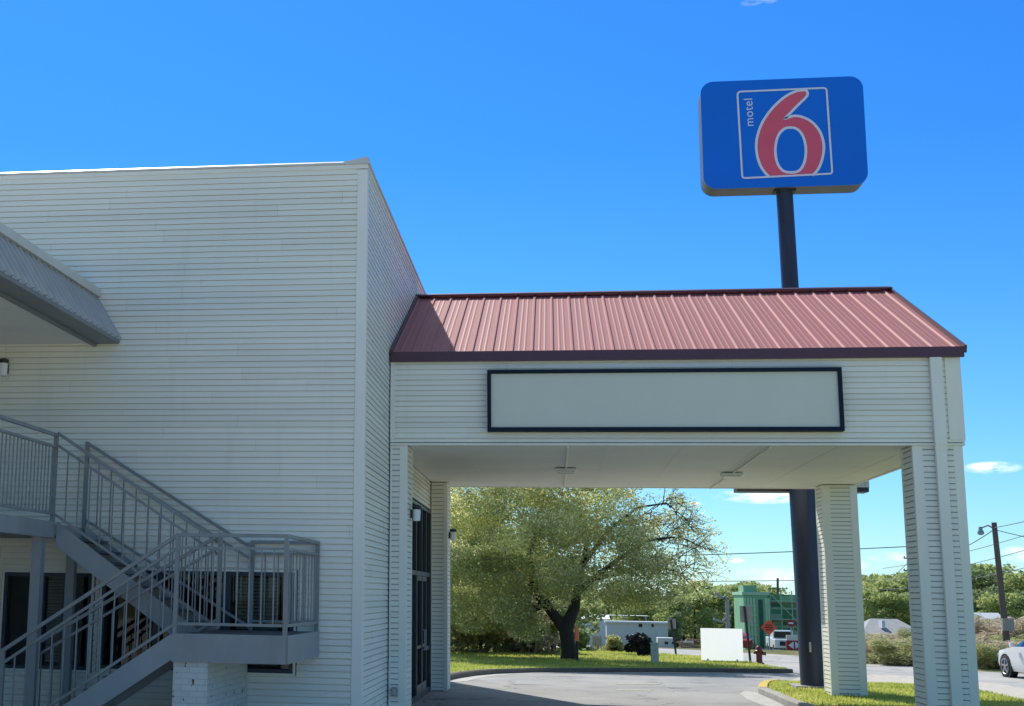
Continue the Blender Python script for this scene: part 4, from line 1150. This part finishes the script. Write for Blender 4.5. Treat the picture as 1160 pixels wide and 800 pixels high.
# street lamps and poles
def street_lamp(u, y, vt, arms, label):
    b = at(u, 720, y); zt_ = zt(y); top = at(u, vt, y)
    t = thing('street_lamp', label, 'street lamp', (b.x, y, zt_))
    k = MB(); k.tube([(b.x, y, zt_ - .2), (b.x, y, top.z)], [.16, .11], 8); k.build('pole', M['galv'], t, smooth=True)
    for du, v0, v1 in arms:
        s0 = at(u, v0, y); s1 = at(u + du, v1, y)
        k = MB(); k.tube([s0, s0.lerp(s1, .5) + Vector((0, 0, .25)), s1], .07, 6); k.build('arm', M['galv'], t)
        k = MB(); k.bar(s1, s1 + (s1 - s0).normalized() * .55, .22, .14); k.build('lamp_head', M['galv'], t)
street_lamp(825, 95, 681, ((-7, 682, 677.5), (-7, 707, 704.5)), 'grey street lamp with two short arms behind the white board')

def utility_pole(u, y, vt, ubase, arms, label, extra=None, r=.15, vb=722):
    top = at(u, vt, y); b = at(ubase, vb, y); z0 = zt(y)
    if b.z > z0:                                  # carry the pole's lean down to the ground
        s = (top.z - z0) / (top.z - b.z); bx = top.x + (b.x - top.x) * s
    else: bx = b.x
    t = thing('utility_pole', label, 'utility pole', (bx, y, z0))
    k = MB(); k.tube([(bx, y, z0 - .2), (top.x, y, top.z)], [r, r * .72], 10); k.build('pole', M['wood_pole'], t, smooth=True)
    for v, hw in arms:
        a = at(u - hw, v, y); b2 = at(u + hw, v, y)
        k = MB(); k.bar(a - Vector((0, .2, 0)), b2 - Vector((0, .2, 0)), .1, .12); ar = k.build('crossarm', M['wood_pole'], t)
        for q in (-.9, -.5, .5, .9):
            c_ = a.lerp(b2, (q + 1) / 2) - Vector((0, .2, 0)); k = MB(); k.lathe(c_, [(.04, .06), (.07, .1), (.07, .18), (.03, .22)], 8); k.build('insulator', M['galv'], ar)
    return t, top
t, top = utility_pole(1126, 64, 592, 1140, (), 'leaning wooden utility pole with a lamp arm by the parked white car', r=.15, vb=722)
s0 = at(1126.5, 599, 64); s1 = at(1112, 598, 64)
k = MB(); k.tube([s0, s0.lerp(s1, .5) + Vector((0, 0, .12)), s1], .035, 8); k.build('lamp_arm', M['galv'], t)
k = MB(); k.lathe(s1 + Vector((-.05, 0, -.28)), [(.06, -.02), (.13, .02), (.14, .1), (.09, .18), (.07, .32)], 12); k.build('lamp_head', M['galv'], t, smooth=True)
bx_ = at(1139, 706, 64); k = MB(); k.box(bx_.x - .22, bx_.x + .22, 63.6, 63.8, bx_.z - .3, bx_.z + .2); k.build('pole_box', M['alu'], t)
utility_pole(881, 205, 655, 881, ((667, 11),), 'far utility pole with one crossarm rising behind the green building', r=.22)
utility_pole(1032, 150, 618, 1034, ((632.5, 9), (646.5, 9)), 'utility pole with two crossarms mostly hidden behind the near right column', r=.2)
def wire(a, b, sag, label, r=.018, group='power lines across the sky'):
    a = Vector(a); b = Vector(b); k = MB(); pts = []
    for i in range(15):
        t_ = i / 14; p_ = a.lerp(b, t_); p_.z -= sag * 4 * t_ * (1 - t_); pts.append(p_)
    k.tube(pts, r * .7, 5)
    o = k.build('power_line', M['wire']); tag(o, label, 'power line', group)
wire(at(560, 634, 120), at(1034, 619, 120), .15, 'upper power line crossing the sky behind the pylon', .05)
wire(at(560, 657, 190), at(1030, 655, 190), .3, 'lower power line crossing the sky above the green building', .06)
wire(at(1126, 598, 64), at(1400, 505, 40), .25, 'power line rising right from the leaning pole, topmost of its bundle', .024)
wire(at(1060, 632, 110), at(1126, 600, 64), .2, 'power line from the leaning pole down to the left', .03)
wire(at(1126, 600, 64), at(1400, 640, 60), .25, 'power line running from the leaning pole slightly down to the right', .022)
for i, (va, vb_) in enumerate(((632, 592), (642, 606), (650, 628))):
    wire(at(1000, va + 12 + i * 3, 120), at(1300, vb_ - 32 + i * 6, 60), .4, 'power line of the lower bundle behind the leaning pole', .026, 'lower bundle of power lines by the leaning pole')
for i, v_ in enumerate((640, 648)):
    wire(at(940, v_ + 55, 170), at(1034, 632 + i * 14, 150), .8, 'thin power line climbing to the hidden pole between the columns', .04, 'power lines between the right columns')

# ------------------------------------------------------------------ cars
def car(loc, rz, paint, label, group=None, s=1.0, cat='car', name='parked_car'):
    """a four-door saloon pointing along its own +X, lofted from cross sections"""
    t = thing(name, label, cat, (0, 0, 0), group)
    #        x     half width  sill  belt  roof  half roof
    st = [(2.38, .58, .32, .62, .62, .5), (2.30, .74, .22, .70, .70, .62), (2.0, .86, .20, .78, .78, .74), (1.45, .91, .20, .86, .86, .80), (.98, .92, .20, .93, .94, .80), (.45, .92, .20, .95, 1.25, .68), (.05, .92, .20, .96, 1.42, .63),
          (-.5, .92, .20, .97, 1.46, .63), (-1.05, .92, .20, .98, 1.40, .63), (-1.5, .91, .20, 1.0, 1.18, .68), (-1.85, .90, .20, 1.01, 1.02, .74), (-2.2, .84, .24, .98, .98, .70), (-2.36, .72, .34, .88, .88, .6)]
    k = MB(); g = MB()
    rings = []
    for x, hw, zs_, zb, zr, hr in st:
        rings.append([(x, -hw * .93, zs_), (x, -hw, zs_ + .18), (x, -hw * 1.0, (zs_ + zb) / 2 + .06), (x, -hw * .965, zb), (x, -hr, max(zr - .05, zb)), (x, -hr * .8, zr), (x, hr * .8, zr), (x, hr, max(zr - .05, zb)), (x, hw * .965, zb), (x, hw, (zs_ + zb) / 2 + .06), (x, hw, zs_ + .18), (x, hw * .93, zs_)])
    for i, (a, b) in enumerate(zip(rings, rings[1:])):
        for j in range(11):
            q = [a[j], b[j], b[j + 1], a[j + 1]]
            glass = j in (3, 7) and 4 <= i <= 9
            screen = j in (4, 5, 6) and i in (4, 5, 8, 9) and (i != 8 or False)
            if glass or (j in (4, 5, 6) and i in (4, 5, 9)): g.face(q)
            else: k.face(q)
    k.face(rings[0][::-1]); k.face(rings[-1])
    body = k.build('body', paint, t, smooth=True)
    g.build('window', M['car_glass'], t)
    for sy in (-1, 1):
        p_ = MB()
        for x_ in (.02, -.85): p_.box(x_ - .035, x_ + .035, sy * .70 - .03 + .10 * sy, sy * .70 + .03 + .10 * sy, .97, 1.2)
        p_.build('pillar', M['black'], t)
        for x_ in (1.42, -1.36):
            ar = MB(); ar.tube([(x_, sy * .70, .33), (x_, sy * .928, .33)], .385, 20); ar.build('wheel_arch', M['black'], t)
            wh = MB(); wh.tube([(x_, sy * .72, .33), (x_, sy * .925, .33), (x_, sy * .94, .33)], [.33, .33, .30], 22); ty = wh.build('wheel', M['tyre'], t)
            rm = MB()
            rm.tube([(x_, sy * .941, .33), (x_, sy * .946, .33)], .07, 10)
            for a5 in range(5):
                a_ = a5 * 1.2566 + .3; rm.bar((x_, sy * .944, .33), (x_ + .225 * math.cos(a_), sy * .944, .33 + .225 * math.sin(a_)), .055, .012, (0, 1, 0))
            rm.tube([(x_ + .235 * math.cos(a_), sy * .944, .33 + .235 * math.sin(a_)) for a_ in [q * 6.2832 / 20 for q in range(21)]], .018, 5)
            rm.build('rim', M['rim'], ty)
        mi = MB(); mi.box(.60, .74, sy * .93 - .02 + .08 * sy, sy * .93 + .02 + .08 * sy + .06 * sy, .93, 1.06); mi.build('mirror', paint, t, bevel=.02)
        hd = MB(); hd.bar((2.12, sy * .80, .66), (2.33, sy * .60, .63), .06, .10); hd.build('headlight', M['lamp_clear'], t)
        tl = MB(); tl.bar((-2.22, sy * .80, .86), (-2.34, sy * .62, .84), .06, .12); tl.build('tail_light', M['monument_red'], t)
    t.location = loc; t.rotation_euler.z = rz; t.scale = (s, s, s)
    return t
fw = at(1139, 757, 53.5)
hd_ = R(98)       # heading left and away from the camera
cdir = Vector((math.cos(hd_), math.sin(hd_), 0)); cside = Vector((-math.sin(hd_), math.cos(hd_), 0))
cpos = fw - cdir * 1.42 * 1.12 - cside * .93 * 1.12          # camera-side wheel sits on the left flank
car((cpos.x, cpos.y, zt(cpos.y) + .01), hd_, M['car_white'], 'white saloon car at the right edge of the street', s=1.12)
g0 = at(839, 735, 118); car((g0.x, 118, zt(118)), R(84), M['car_red'], 'dark red car partly hidden behind the white board')
q = at(806, 716, 150); car((q.x, 150, zt(150) + 1.6), R(175), M['car_white'], 'white car far behind the top edge of the white board') if False else None

# pickup near the green building
def pickup(u, y, label):
    p = at(u, 735, y); p.z = zt(y); t = thing('pickup_truck', label, 'truck', p, None)
    def B(*a): return (p.x + a[0], p.x + a[1], p.y + a[2], p.y + a[3], p.z + a[4], p.z + a[5])
    k = MB(); k.box(*B(-.95, .95, -2.6, -1.0, .45, 1.15)); k.box(*B(-.95, .95, -.999, .9, .45, 1.2)); k.box(*B(-.82, .82, -.7, .8, 1.201, 1.85)); k.box(*B(-.95, .95, .901, 2.7, .45, 1.25)); k.build('body', M['car_white'], t, bevel=.06)
    k = MB(); k.face([(p.x - .74, p.y - .705, p.z + 1.25), (p.x + .74, p.y - .705, p.z + 1.25), (p.x + .7, p.y - .705, p.z + 1.75), (p.x - .7, p.y - .705, p.z + 1.75)]); k.build('windscreen', M['car_glass'], t)
    k = MB(); k.box(*B(-.55, .55, -2.62, -2.605, .65, 1.0)); k.build('grille', M['black'], t)
    for sx in (-.85, .85):
        for sy in (-1.8, 1.7):
            k = MB(); k.tube([(p.x + sx - .12, p.y + sy, p.z + .38), (p.x + sx + .12, p.y + sy, p.z + .38)], .38, 14); k.build('wheel', M['tyre'], t)
pickup(886, 128, 'white pickup truck parked below the green building')

# red direction board and red-white sign beside the pole
YQ = 88
a = at(890.5, 725.5, YQ); b = at(912, 737, YQ); t = thing('direction_board', 'dark red direction board with white arrows beside the sign pole', 'sign', (a.x, YQ, zt(YQ)))
k = MB(); k.box(a.x, b.x, YQ, YQ + .25, b.z, a.z); k.build('board', M['monument_red'], t, bevel=.02)
k = MB()
def tri(cu, s): 
    c_ = at(cu, 731.2, YQ); h = 4.0 * YQ / F; k.face([(c_.x - s * h * .8, YQ - .008, c_.z), (c_.x + s * h * .6, YQ - .008, c_.z - h), (c_.x + s * h * .6, YQ - .008, c_.z + h)][::(1 if s > 0 else -1)])
tri(896.5, 1); tri(903.5, -1)
k.build('arrow', M['sign_white'], t)
k = MB(); k.box(a.x + .03, b.x, YQ + .02, YQ + .2, a.z + .01, a.z + .30); k.build('top_panel', M['shed_grey'], t)
for f_ in (.12, .88):
    x = a.x + (b.x - a.x) * f_; k = MB(); k.box(x - .05, x + .05, YQ + .08, YQ + .16, zt(YQ) - .1, b.z - .001); k.build('leg', M['galv'], t)
YQ2 = 100
c = at(896, 706, YQ2); t = thing('stop_sign', 'red octagonal road sign on a grey post left of the sign pole', 'sign', (c.x, YQ2, zt(YQ2)))
rr_ = 4.2 * YQ2 / F
k = MB(); k.face([(c.x + rr_ * math.cos(R(22.5 + 45 * i)), YQ2, c.z + rr_ * math.sin(R(22.5 + 45 * i))) for i in range(8)][::-1]); k.build('plate', M['monument_red'], t)
k = MB(); k.box(c.x - rr_ * .6, c.x + rr_ * .6, YQ2 - .012, YQ2 - .004, c.z - .05, c.z + .05); k.build('legend', M['sign_white'], t)
k = MB(); k.box(c.x - .03, c.x + .03, YQ2 + .005, YQ2 + .06, zt(YQ2), c.z + rr_); k.build('post', M['galv'], t)

# ------------------------------------------------------------------ far buildings
YG = 168
def bx(u0, u1, v0, v1, y): a = at(u0, v0, y); b = at(u1, v1, y); return a.x, b.x, b.z, a.z
gb = thing('green_building', 'unfinished three storey building wrapped in green sheathing and netting', 'building', (at(870, 730, YG).x, YG + 6, zt(YG)))
z0 = zt(YG)
xa, xb, _, ztop = bx(842, 872, 674, 740, YG)
k = MB(); k.box(xa, xb, YG, YG + 9, z0, ztop); k.build('wall', M['green_wall'], gb)
xc, xd, _, zt2 = bx(873, 975, 673.5, 740, YG + 1.5)
k = MB(); k.box(xb + .001, xd, YG + 1.5, YG + 14, z0, zt2); k.build('wall', M['green_net'], gb)
x1, x2, zz0, zz1 = bx(842.5, 858, 663, 672.5, YG)
k = MB(); k.box(x1, x2, YG + .5, YG + 5, ztop + .001, zz1); k.build('stair_tower', M['green_wall'], gb)
k = MB(); k.box(xa - .15, xb + .15, YG - .2, YG + 9.2, ztop + .001, ztop + .35); k.build('parapet', M['green_pole'], gb)
x1, x2, _, _ = bx(859, 866, 680, 740, YG)
k = MB(); k.box(x1, x2, YG - .12, YG - .003, z0, ztop - .5); k.build('recess', M['green_dark'], gb)
for u in (844.5, 848, 851.5, 855, 868.5, 871.2):
    q = at(u, 700, YG); k = MB(); k.box(q.x - .12, q.x + .12, YG - .10, YG - .003, z0 + 1, ztop - .3); k.build('batten', M['green_pole'], gb)
for v_ in (686, 697, 708, 719):
    q = at(848, v_, YG); k = MB(); k.box(xa + .1, x1 - .2, YG - .16, YG - .101, q.z - .08, q.z + .08); k.build('batten', M['green_pole'], gb)
for (u0, u1, v0, v1) in ((846, 850, 722, 730), (852, 855, 718, 736), (845.5, 849, 700, 706)):
    e0, e1, f0, f1 = bx(u0, u1, v0, v1, YG); k = MB(); k.box(e0, e1, YG - .06, YG - .002, f0, f1); k.build('window', M['green_dark'], gb)
# panels of netting in different states on the netted face, between floor bands
rg = random.Random(8)
for j in range(3):
    zb = z0 + .9 + j * 2.0
    k = MB(); k.box(xb + .05, xd, YG + 1.44, YG + 1.498, zb - .12, zb + .12); k.build('floor_band', M['green_pole'], gb)
    x = xb + .2
    while x < xd - 1:
        w_ = rg.uniform(.9, 1.9); hgt = min(rg.uniform(1.1, 1.7), zt2 - .15 - zb - .2)
        if hgt < .4: break
        if rg.random() < .75:
            k = MB(); y_ = YG + 1.46 + rg.uniform(0, .03); k.box(x, x + w_ - .12, y_, y_ + .006, zb + .2, zb + .2 + hgt); k.build('net_panel', M[rg.choice(('green_wall', 'green_dark', 'green_wall', 'green_pole'))], gb)
        x += w_
# scaffold on the netted face
k = MB()
for i in range(9):
    x = xb + .4 + i * (xd - xb - .5) / 8; k.tube([(x, YG + .9, z0), (x, YG + .9, zt2 + .4)], .07, 5)
for j in range(3):
    z = z0 + 1.7 + j * 2.0; k.tube([(xb + .3, YG + .9, z), (xd, YG + .9, z)], .07, 5)
for i in range(4):
    k.tube([(xb + .6 + i * 2.6, YG + .85, zt2 - .1), (xb + 4.4 + i * 2.6, YG + .85, zt2 - 4.2)], .06, 5)
k.build('scaffold', M['green_pole'], gb)
for j in range(3):
    z = z0 + 1.55 + j * 2.0; k = MB(); k.box(xb + .2, xd, YG + .95, YG + 1.45, z - .1, z); k.build('scaffold_deck', M['timber'], gb)

YH = 200
wh_ = thing('site_office', 'long low pale grey portable building behind the lawn', 'building', (at(715, 720, YH).x, YH, zt(YH)))
e0, e1, _, f1 = bx(687, 757, 704, 730, YH)
k = MB(); k.box(e0, e1, YH, YH + 4, zt(YH) + .3, f1 - .2); k.build('wall', M['shed_grey'], wh_)
k = MB(); k.box(e0 - .2, e1 + .2, YH - .3, YH + 4.3, f1 - .199, f1 + .05); k.build('roof', M['shed_white'], wh_)
for (u0, u1, v0, v1) in ((723.5, 727.5, 705.5, 710.5), (738, 740.5, 706, 710.5)):
    g0_, g1_, h0, h1 = bx(u0, u1, v0, v1, YH); k = MB(); k.box(g0_, g1_, YH - .05, YH - .002, h0, h1); k.build('window', M['car_glass'], wh_)
g0_, g1_, h0, h1 = bx(745, 754, 714, 724, YH); k = MB(); k.box(g0_, g1_, YH - .12, YH - .002, h0 - .8, h1); k.build('door', M['shed_white'], wh_)
g0_, g1_, h0, h1 = bx(688, 692, 708, 721, YH); k = MB(); k.box(g0_, g1_, YH - .06, YH - .002, h0 - .5, h1); k.build('window', M['shed_white'], wh_)
YH2 = 215
sh = thing('white_shed', 'bright white metal shed beside the oak trunk, left of the grey portable building', 'building', (at(675, 710, YH2).x, YH2, zt(YH2)))
e0, e1, _, f1 = bx(660, 689, 701, 730, YH2)
k = MB(); k.box(e0, e1, YH2, YH2 + 6, zt(YH2), f1); k.build('wall', M['shed_white'], sh)
k = MB(); k.face([(e0 - .3, YH2 - .4, f1), (e1 + .3, YH2 - .4, f1), (e1 + .3, YH2 + 3, f1 + .6), (e0 - .3, YH2 + 3, f1 + .6)]); k.face([(e0 - .3, YH2 + 6.4, f1), (e0 - .3, YH2 + 3, f1 + .6), (e1 + .3, YH2 + 3, f1 + .6), (e1 + .3, YH2 + 6.4, f1)]); k.build('roof', M['board_white'], sh)
g0_, g1_, h0, h1 = bx(668, 675, 710, 720, YH2); k = MB(); k.box(g0_, g1_, YH2 - .05, YH2 - .002, h0, h1); k.build('door', M['shed_grey'], sh)
YK = 230
fc = thing('flat_shelter', 'thin flat roofed shelter seen above the white shed', 'shelter', (at(700, 697, YK).x, YK, zt(YK)))
e0, e1, f0, f1 = bx(655, 735, 696.4, 698.2, YK)
k = MB(); k.box(e0, e1, YK, YK + 6, f0, f1); k.build('roof', M['shed_roof'], fc)
for f_ in (.04, .35, .65, .96):
    x = e0 + (e1 - e0) * f_; k = MB(); k.box(x - .12, x + .12, YK + .2, YK + .5, zt(YK), f0 - .002); k.build('post', M['galv'], fc)
# trailer, timber, bins
YT = 100
p = at(754, 731, YT); z0 = zt(YT); e0, e1, f0, f1 = bx(745, 765, 722.5, 736, YT)
t = thing('site_trailer', 'small white trailer with two dark windows on the far street', 'trailer', (p.x, YT, z0))
k = MB(); k.box(e0, e1, YT, YT + 1.4, f0, f1); k.build('body', M['shed_white'], t, bevel=.04)
for u in (755, 763):
    g0_, g1_, h0, h1 = bx(u - 2, u + 2, 727, 730, YT); k = MB(); k.box(g0_, min(g1_, e1 - .05), YT - .02, YT - .002, h0, h1); k.build('window', M['car_glass'], t)
for f_ in (.2, .8):
    x = e0 + (e1 - e0) * f_; k = MB(); k.tube([(x, YT + .2, z0 + .25), (x, YT + .35, z0 + .25)], .25, 12); k.build('wheel', M['tyre'], t)
k = MB(); k.bar((e0 + .1, YT + .7, f0 - .05), (e1 - .1, YT + .7, f0 - .05), .8, .09); k.build('chassis', M['black'], t)
r_ = random.Random(4)
YL = 104
t = thing('timber_stack', 'untidy stack of reddish timber and panels on the far side of the street', 'timber stack', (at(783, 732, YL).x, YL, zt(YL)))
for i in range(16):
    u0 = r_.uniform(766, 782); v_ = 737 - (i // 3) * 2.4; a = at(u0, v_, YL + r_.uniform(-.6, .6)); b = at(u0 + r_.uniform(14, 22), v_ + r_.uniform(-1, 1), YL + r_.uniform(-.6, .6))
    k = MB(); k.bar(a, b, .3, .13); k.build('plank', [M['timber'], M['tan'], M['monument_red'], M['timber'], M['shed_grey']][i % 5], t)
p = at(676, 738, 67); z0 = zt(67)
t = thing('timber_gate_post', 'weathered tan timber enclosure just right of the oak trunk', 'fence', (p.x, 67, z0))
e0, e1, f0, f1 = bx(671, 682, 720, 738, 67)
k = MB()
for i in range(5):
    x = e0 + (e1 - e0) * i / 5; k.box(x, x + (e1 - e0) / 5 - .015, 67, 67.05, z0 + .1, f1 - .03 * (i % 2))
k.build('boards', M['tan'], t)
k = MB(); k.box(e0 + .16, e0 + .30, 66.85, 66.99, z0, f1 - .2); k.build('post', M['gutter'], t)

# house behind the brush
YO = 110
hs = thing('house', 'low brick house with a grey shingle roof seen between the right columns', 'house', (at(1005, 720, YO).x, YO + 4, zt(YO)))
e0, e1, _, _ = bx(972, 1062, 700, 730, YO); zr_ = at(1005, 702, YO).z; ze = at(1005, 724, YO).z; z0 = zt(YO)
k = MB(); k.box(e0 + .4, e1 - .4, YO + .5, YO + 9, z0, ze - .01); k.build('wall', M['house_wall'], hs)
k = MB()
k.face([(e0, YO, ze), (e1, YO, ze), (e1 - 1.6, YO + 4.7, zr_), (e0 + 1.8, YO + 4.7, zr_)]); k.face([(e0, YO + 9.4, ze), (e0 + 1.8, YO + 4.7, zr_), (e1 - 1.6, YO + 4.7, zr_), (e1, YO + 9.4, ze)])
k.face([(e0, YO, ze), (e0 + 1.8, YO + 4.7, zr_), (e0, YO + 9.4, ze)]); k.face([(e1, YO, ze), (e1, YO + 9.4, ze), (e1 - 1.6, YO + 4.7, zr_)]); k.build('roof', M['house_roof'], hs)
k = MB(); k.box(e0 - .02, e1 + .02, YO - .06, YO - .005, ze - .16, ze + .03); k.build('gutter', M['shed_white'], hs)
g0_, g1_, h0, h1 = bx(999, 1003, 703, 712, YO + 1.8); k = MB(); k.box(g0_, g1_, YO + 1.8, YO + 3.0, h0, h1); k.build('chimney', M['shed_white'], hs)
# second roof, right of the leaning pole
YV = 105
h2 = thing('garden_shed', 'low white roofed shed half hidden in brush behind the leaning pole', 'shed', (at(1118, 700, YV).x, YV, zt(YV)))
e0, e1, f0, f1 = bx(1098, 1134, 694, 706, YV); z0 = zt(YV)
k = MB(); k.box(e0, e1, YV, YV + 3, z0, f0); k.build('wall', M['shed_white'], h2)
k = MB(); k.face([(e0 - .3, YV - .3, f0), (e1 + .3, YV - .3, f0), (e1 + .3, YV + 1.5, f1), (e0 - .3, YV + 1.5, f1)]); k.face([(e0 - .3, YV + 3.3, f0), (e0 - .3, YV + 1.5, f1), (e1 + .3, YV + 1.5, f1), (e1 + .3, YV + 3.3, f0)]); k.build('roof', M['shed_white'], h2)

# ------------------------------------------------------------------ far trees and brush
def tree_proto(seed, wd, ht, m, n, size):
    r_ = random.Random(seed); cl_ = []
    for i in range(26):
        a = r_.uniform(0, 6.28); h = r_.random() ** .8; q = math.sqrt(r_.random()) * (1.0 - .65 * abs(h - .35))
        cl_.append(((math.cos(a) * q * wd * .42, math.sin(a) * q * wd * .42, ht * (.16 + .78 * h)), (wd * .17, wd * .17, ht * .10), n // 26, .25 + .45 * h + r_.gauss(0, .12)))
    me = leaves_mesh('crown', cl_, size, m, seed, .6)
    t = bpy.data.objects.new('tree', None); col.objects.link(t); t['category'] = 'tree'
    add('crown', me, t)
    k = MB(); k.tube([(0, 0, -.4), (0, 0, ht * .4), (wd * .03, 0, ht * .8)], [ht * .022, ht * .017, ht * .006], 7); tr = k.build('trunk', M['bark'])
    tr.parent = t
    return t
protos = [tree_proto(301, 8.5, 11, M['leaf_far'], 3600, .27), tree_proto(302, 7.5, 12, M['leaf_far_dark'], 3600, .27), tree_proto(303, 10, 10, M['leaf_far'], 4000, .27), tree_proto(304, 6, 13, M['leaf_far_dark'], 3200, .26)]
used = set(); rt = random.Random(77)
def far_tree(u, y, vtop, ip, label, group, name='leafy_tree'):
    ht = (11, 12, 10, 13)[ip]
    top = at(u, vtop, y); s = (top.z - zt(y)) / ht
    if ip in used: o = copy_tree(protos[ip])
    else: o = protos[ip]; used.add(ip)
    o.name = name; o.location = (top.x, y, zt(y)); o.rotation_euler.z = rt.uniform(0, 6.28); wx = rt.uniform(.9, 1.25)
    o.scale = (s * wx, s * wx, s); tag(o, label, 'tree', group)
    return o
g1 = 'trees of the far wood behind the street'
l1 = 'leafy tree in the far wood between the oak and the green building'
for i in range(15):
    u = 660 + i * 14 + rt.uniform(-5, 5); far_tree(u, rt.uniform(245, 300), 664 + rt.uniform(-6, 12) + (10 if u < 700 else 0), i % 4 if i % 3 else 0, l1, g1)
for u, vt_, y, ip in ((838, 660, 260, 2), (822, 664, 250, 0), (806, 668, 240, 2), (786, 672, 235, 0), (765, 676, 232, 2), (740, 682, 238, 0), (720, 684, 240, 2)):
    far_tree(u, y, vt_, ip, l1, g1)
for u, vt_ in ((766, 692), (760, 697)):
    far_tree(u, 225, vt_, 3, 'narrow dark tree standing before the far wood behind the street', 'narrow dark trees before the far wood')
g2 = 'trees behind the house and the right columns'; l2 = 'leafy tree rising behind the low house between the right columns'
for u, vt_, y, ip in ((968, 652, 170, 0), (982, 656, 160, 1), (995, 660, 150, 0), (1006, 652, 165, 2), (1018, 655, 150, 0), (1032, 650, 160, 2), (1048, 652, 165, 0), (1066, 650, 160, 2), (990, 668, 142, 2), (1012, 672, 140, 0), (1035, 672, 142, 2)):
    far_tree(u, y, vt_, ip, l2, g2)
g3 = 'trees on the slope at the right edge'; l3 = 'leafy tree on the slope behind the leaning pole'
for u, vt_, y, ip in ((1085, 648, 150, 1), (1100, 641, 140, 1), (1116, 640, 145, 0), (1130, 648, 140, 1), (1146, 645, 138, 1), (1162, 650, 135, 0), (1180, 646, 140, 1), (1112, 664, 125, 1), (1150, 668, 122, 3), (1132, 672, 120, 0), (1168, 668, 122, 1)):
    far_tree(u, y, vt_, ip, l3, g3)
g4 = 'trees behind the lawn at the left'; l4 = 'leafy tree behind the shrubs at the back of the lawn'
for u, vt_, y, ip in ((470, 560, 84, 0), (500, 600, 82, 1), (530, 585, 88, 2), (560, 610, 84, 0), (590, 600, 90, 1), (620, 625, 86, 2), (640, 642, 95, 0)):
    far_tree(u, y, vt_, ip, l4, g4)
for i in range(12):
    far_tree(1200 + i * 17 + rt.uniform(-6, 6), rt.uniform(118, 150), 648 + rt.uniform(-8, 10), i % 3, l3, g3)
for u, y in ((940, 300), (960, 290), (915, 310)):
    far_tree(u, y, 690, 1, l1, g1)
# brush along the far side of the street
def brush(u, v, y, wd, ht, m, i, label, group):
    p = at(u, v, y); p.z = zt(y)
    ip = len(brush_me[m])
    o = thing('brush_clump', label, 'bush', p, group)
    me = rt.choice(brush_me[m]); c = add('foliage', me, o); c.scale = (wd, wd, ht); o.rotation_euler.z = rt.uniform(0, 6.28)
brush_me = {}
for m in ('brush', 'brush_green'):
    lst = []
    for sd_ in (1, 2, 3):
        r_ = random.Random(sd_ + 400); cl_ = []
        for i in range(14):
            a = r_.uniform(0, 6.28); q = math.sqrt(r_.random()) * .42; h = r_.uniform(.08, .85)
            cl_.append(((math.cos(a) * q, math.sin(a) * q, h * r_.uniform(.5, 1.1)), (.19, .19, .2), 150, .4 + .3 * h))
        lst.append(leaves_mesh('foliage', cl_, .07, M[m], sd_, .16))
    brush_me[m] = lst
for i in range(24):
    u = 975 + i * 4.2 + rt.uniform(-3, 3); y = rt.uniform(61, 74)
    brush(u, 745, y, rt.uniform(1.8, 2.8), rt.uniform(.7, 1.35), 'brush_green' if i % 3 else 'brush', i, 'low brush clump on the far side of the street between the right columns', 'brush between the right columns')
for i in range(34):
    u = 1090 + (i % 17) * 6 + rt.uniform(-3, 3); far = i >= 17
    y = rt.uniform(80, 92) if far else rt.uniform(60, 70)
    brush(u, 745, y, rt.uniform(2.4, 3.6), (rt.uniform(1.6, 2.7) if far else rt.uniform(.6, 1.3)), 'brush' if (far and i % 2 or i % 4 == 0) else 'brush_green', i, 'dry brush clump on the bank behind the leaning pole', 'brush on the bank at the right edge')

# ------------------------------------------------------------------ render settings
scene.render.engine = 'CYCLES'
scene.view_settings.view_transform = 'Standard'
scene.view_settings.look = 'None'
scene.view_settings.exposure = 0
scene.view_settings.gamma = 1
scene.cycles.max_bounces = 8
scene.cycles.transparent_max_bounces = 12
scene.render.resolution_x = 1024; scene.render.resolution_y = 706
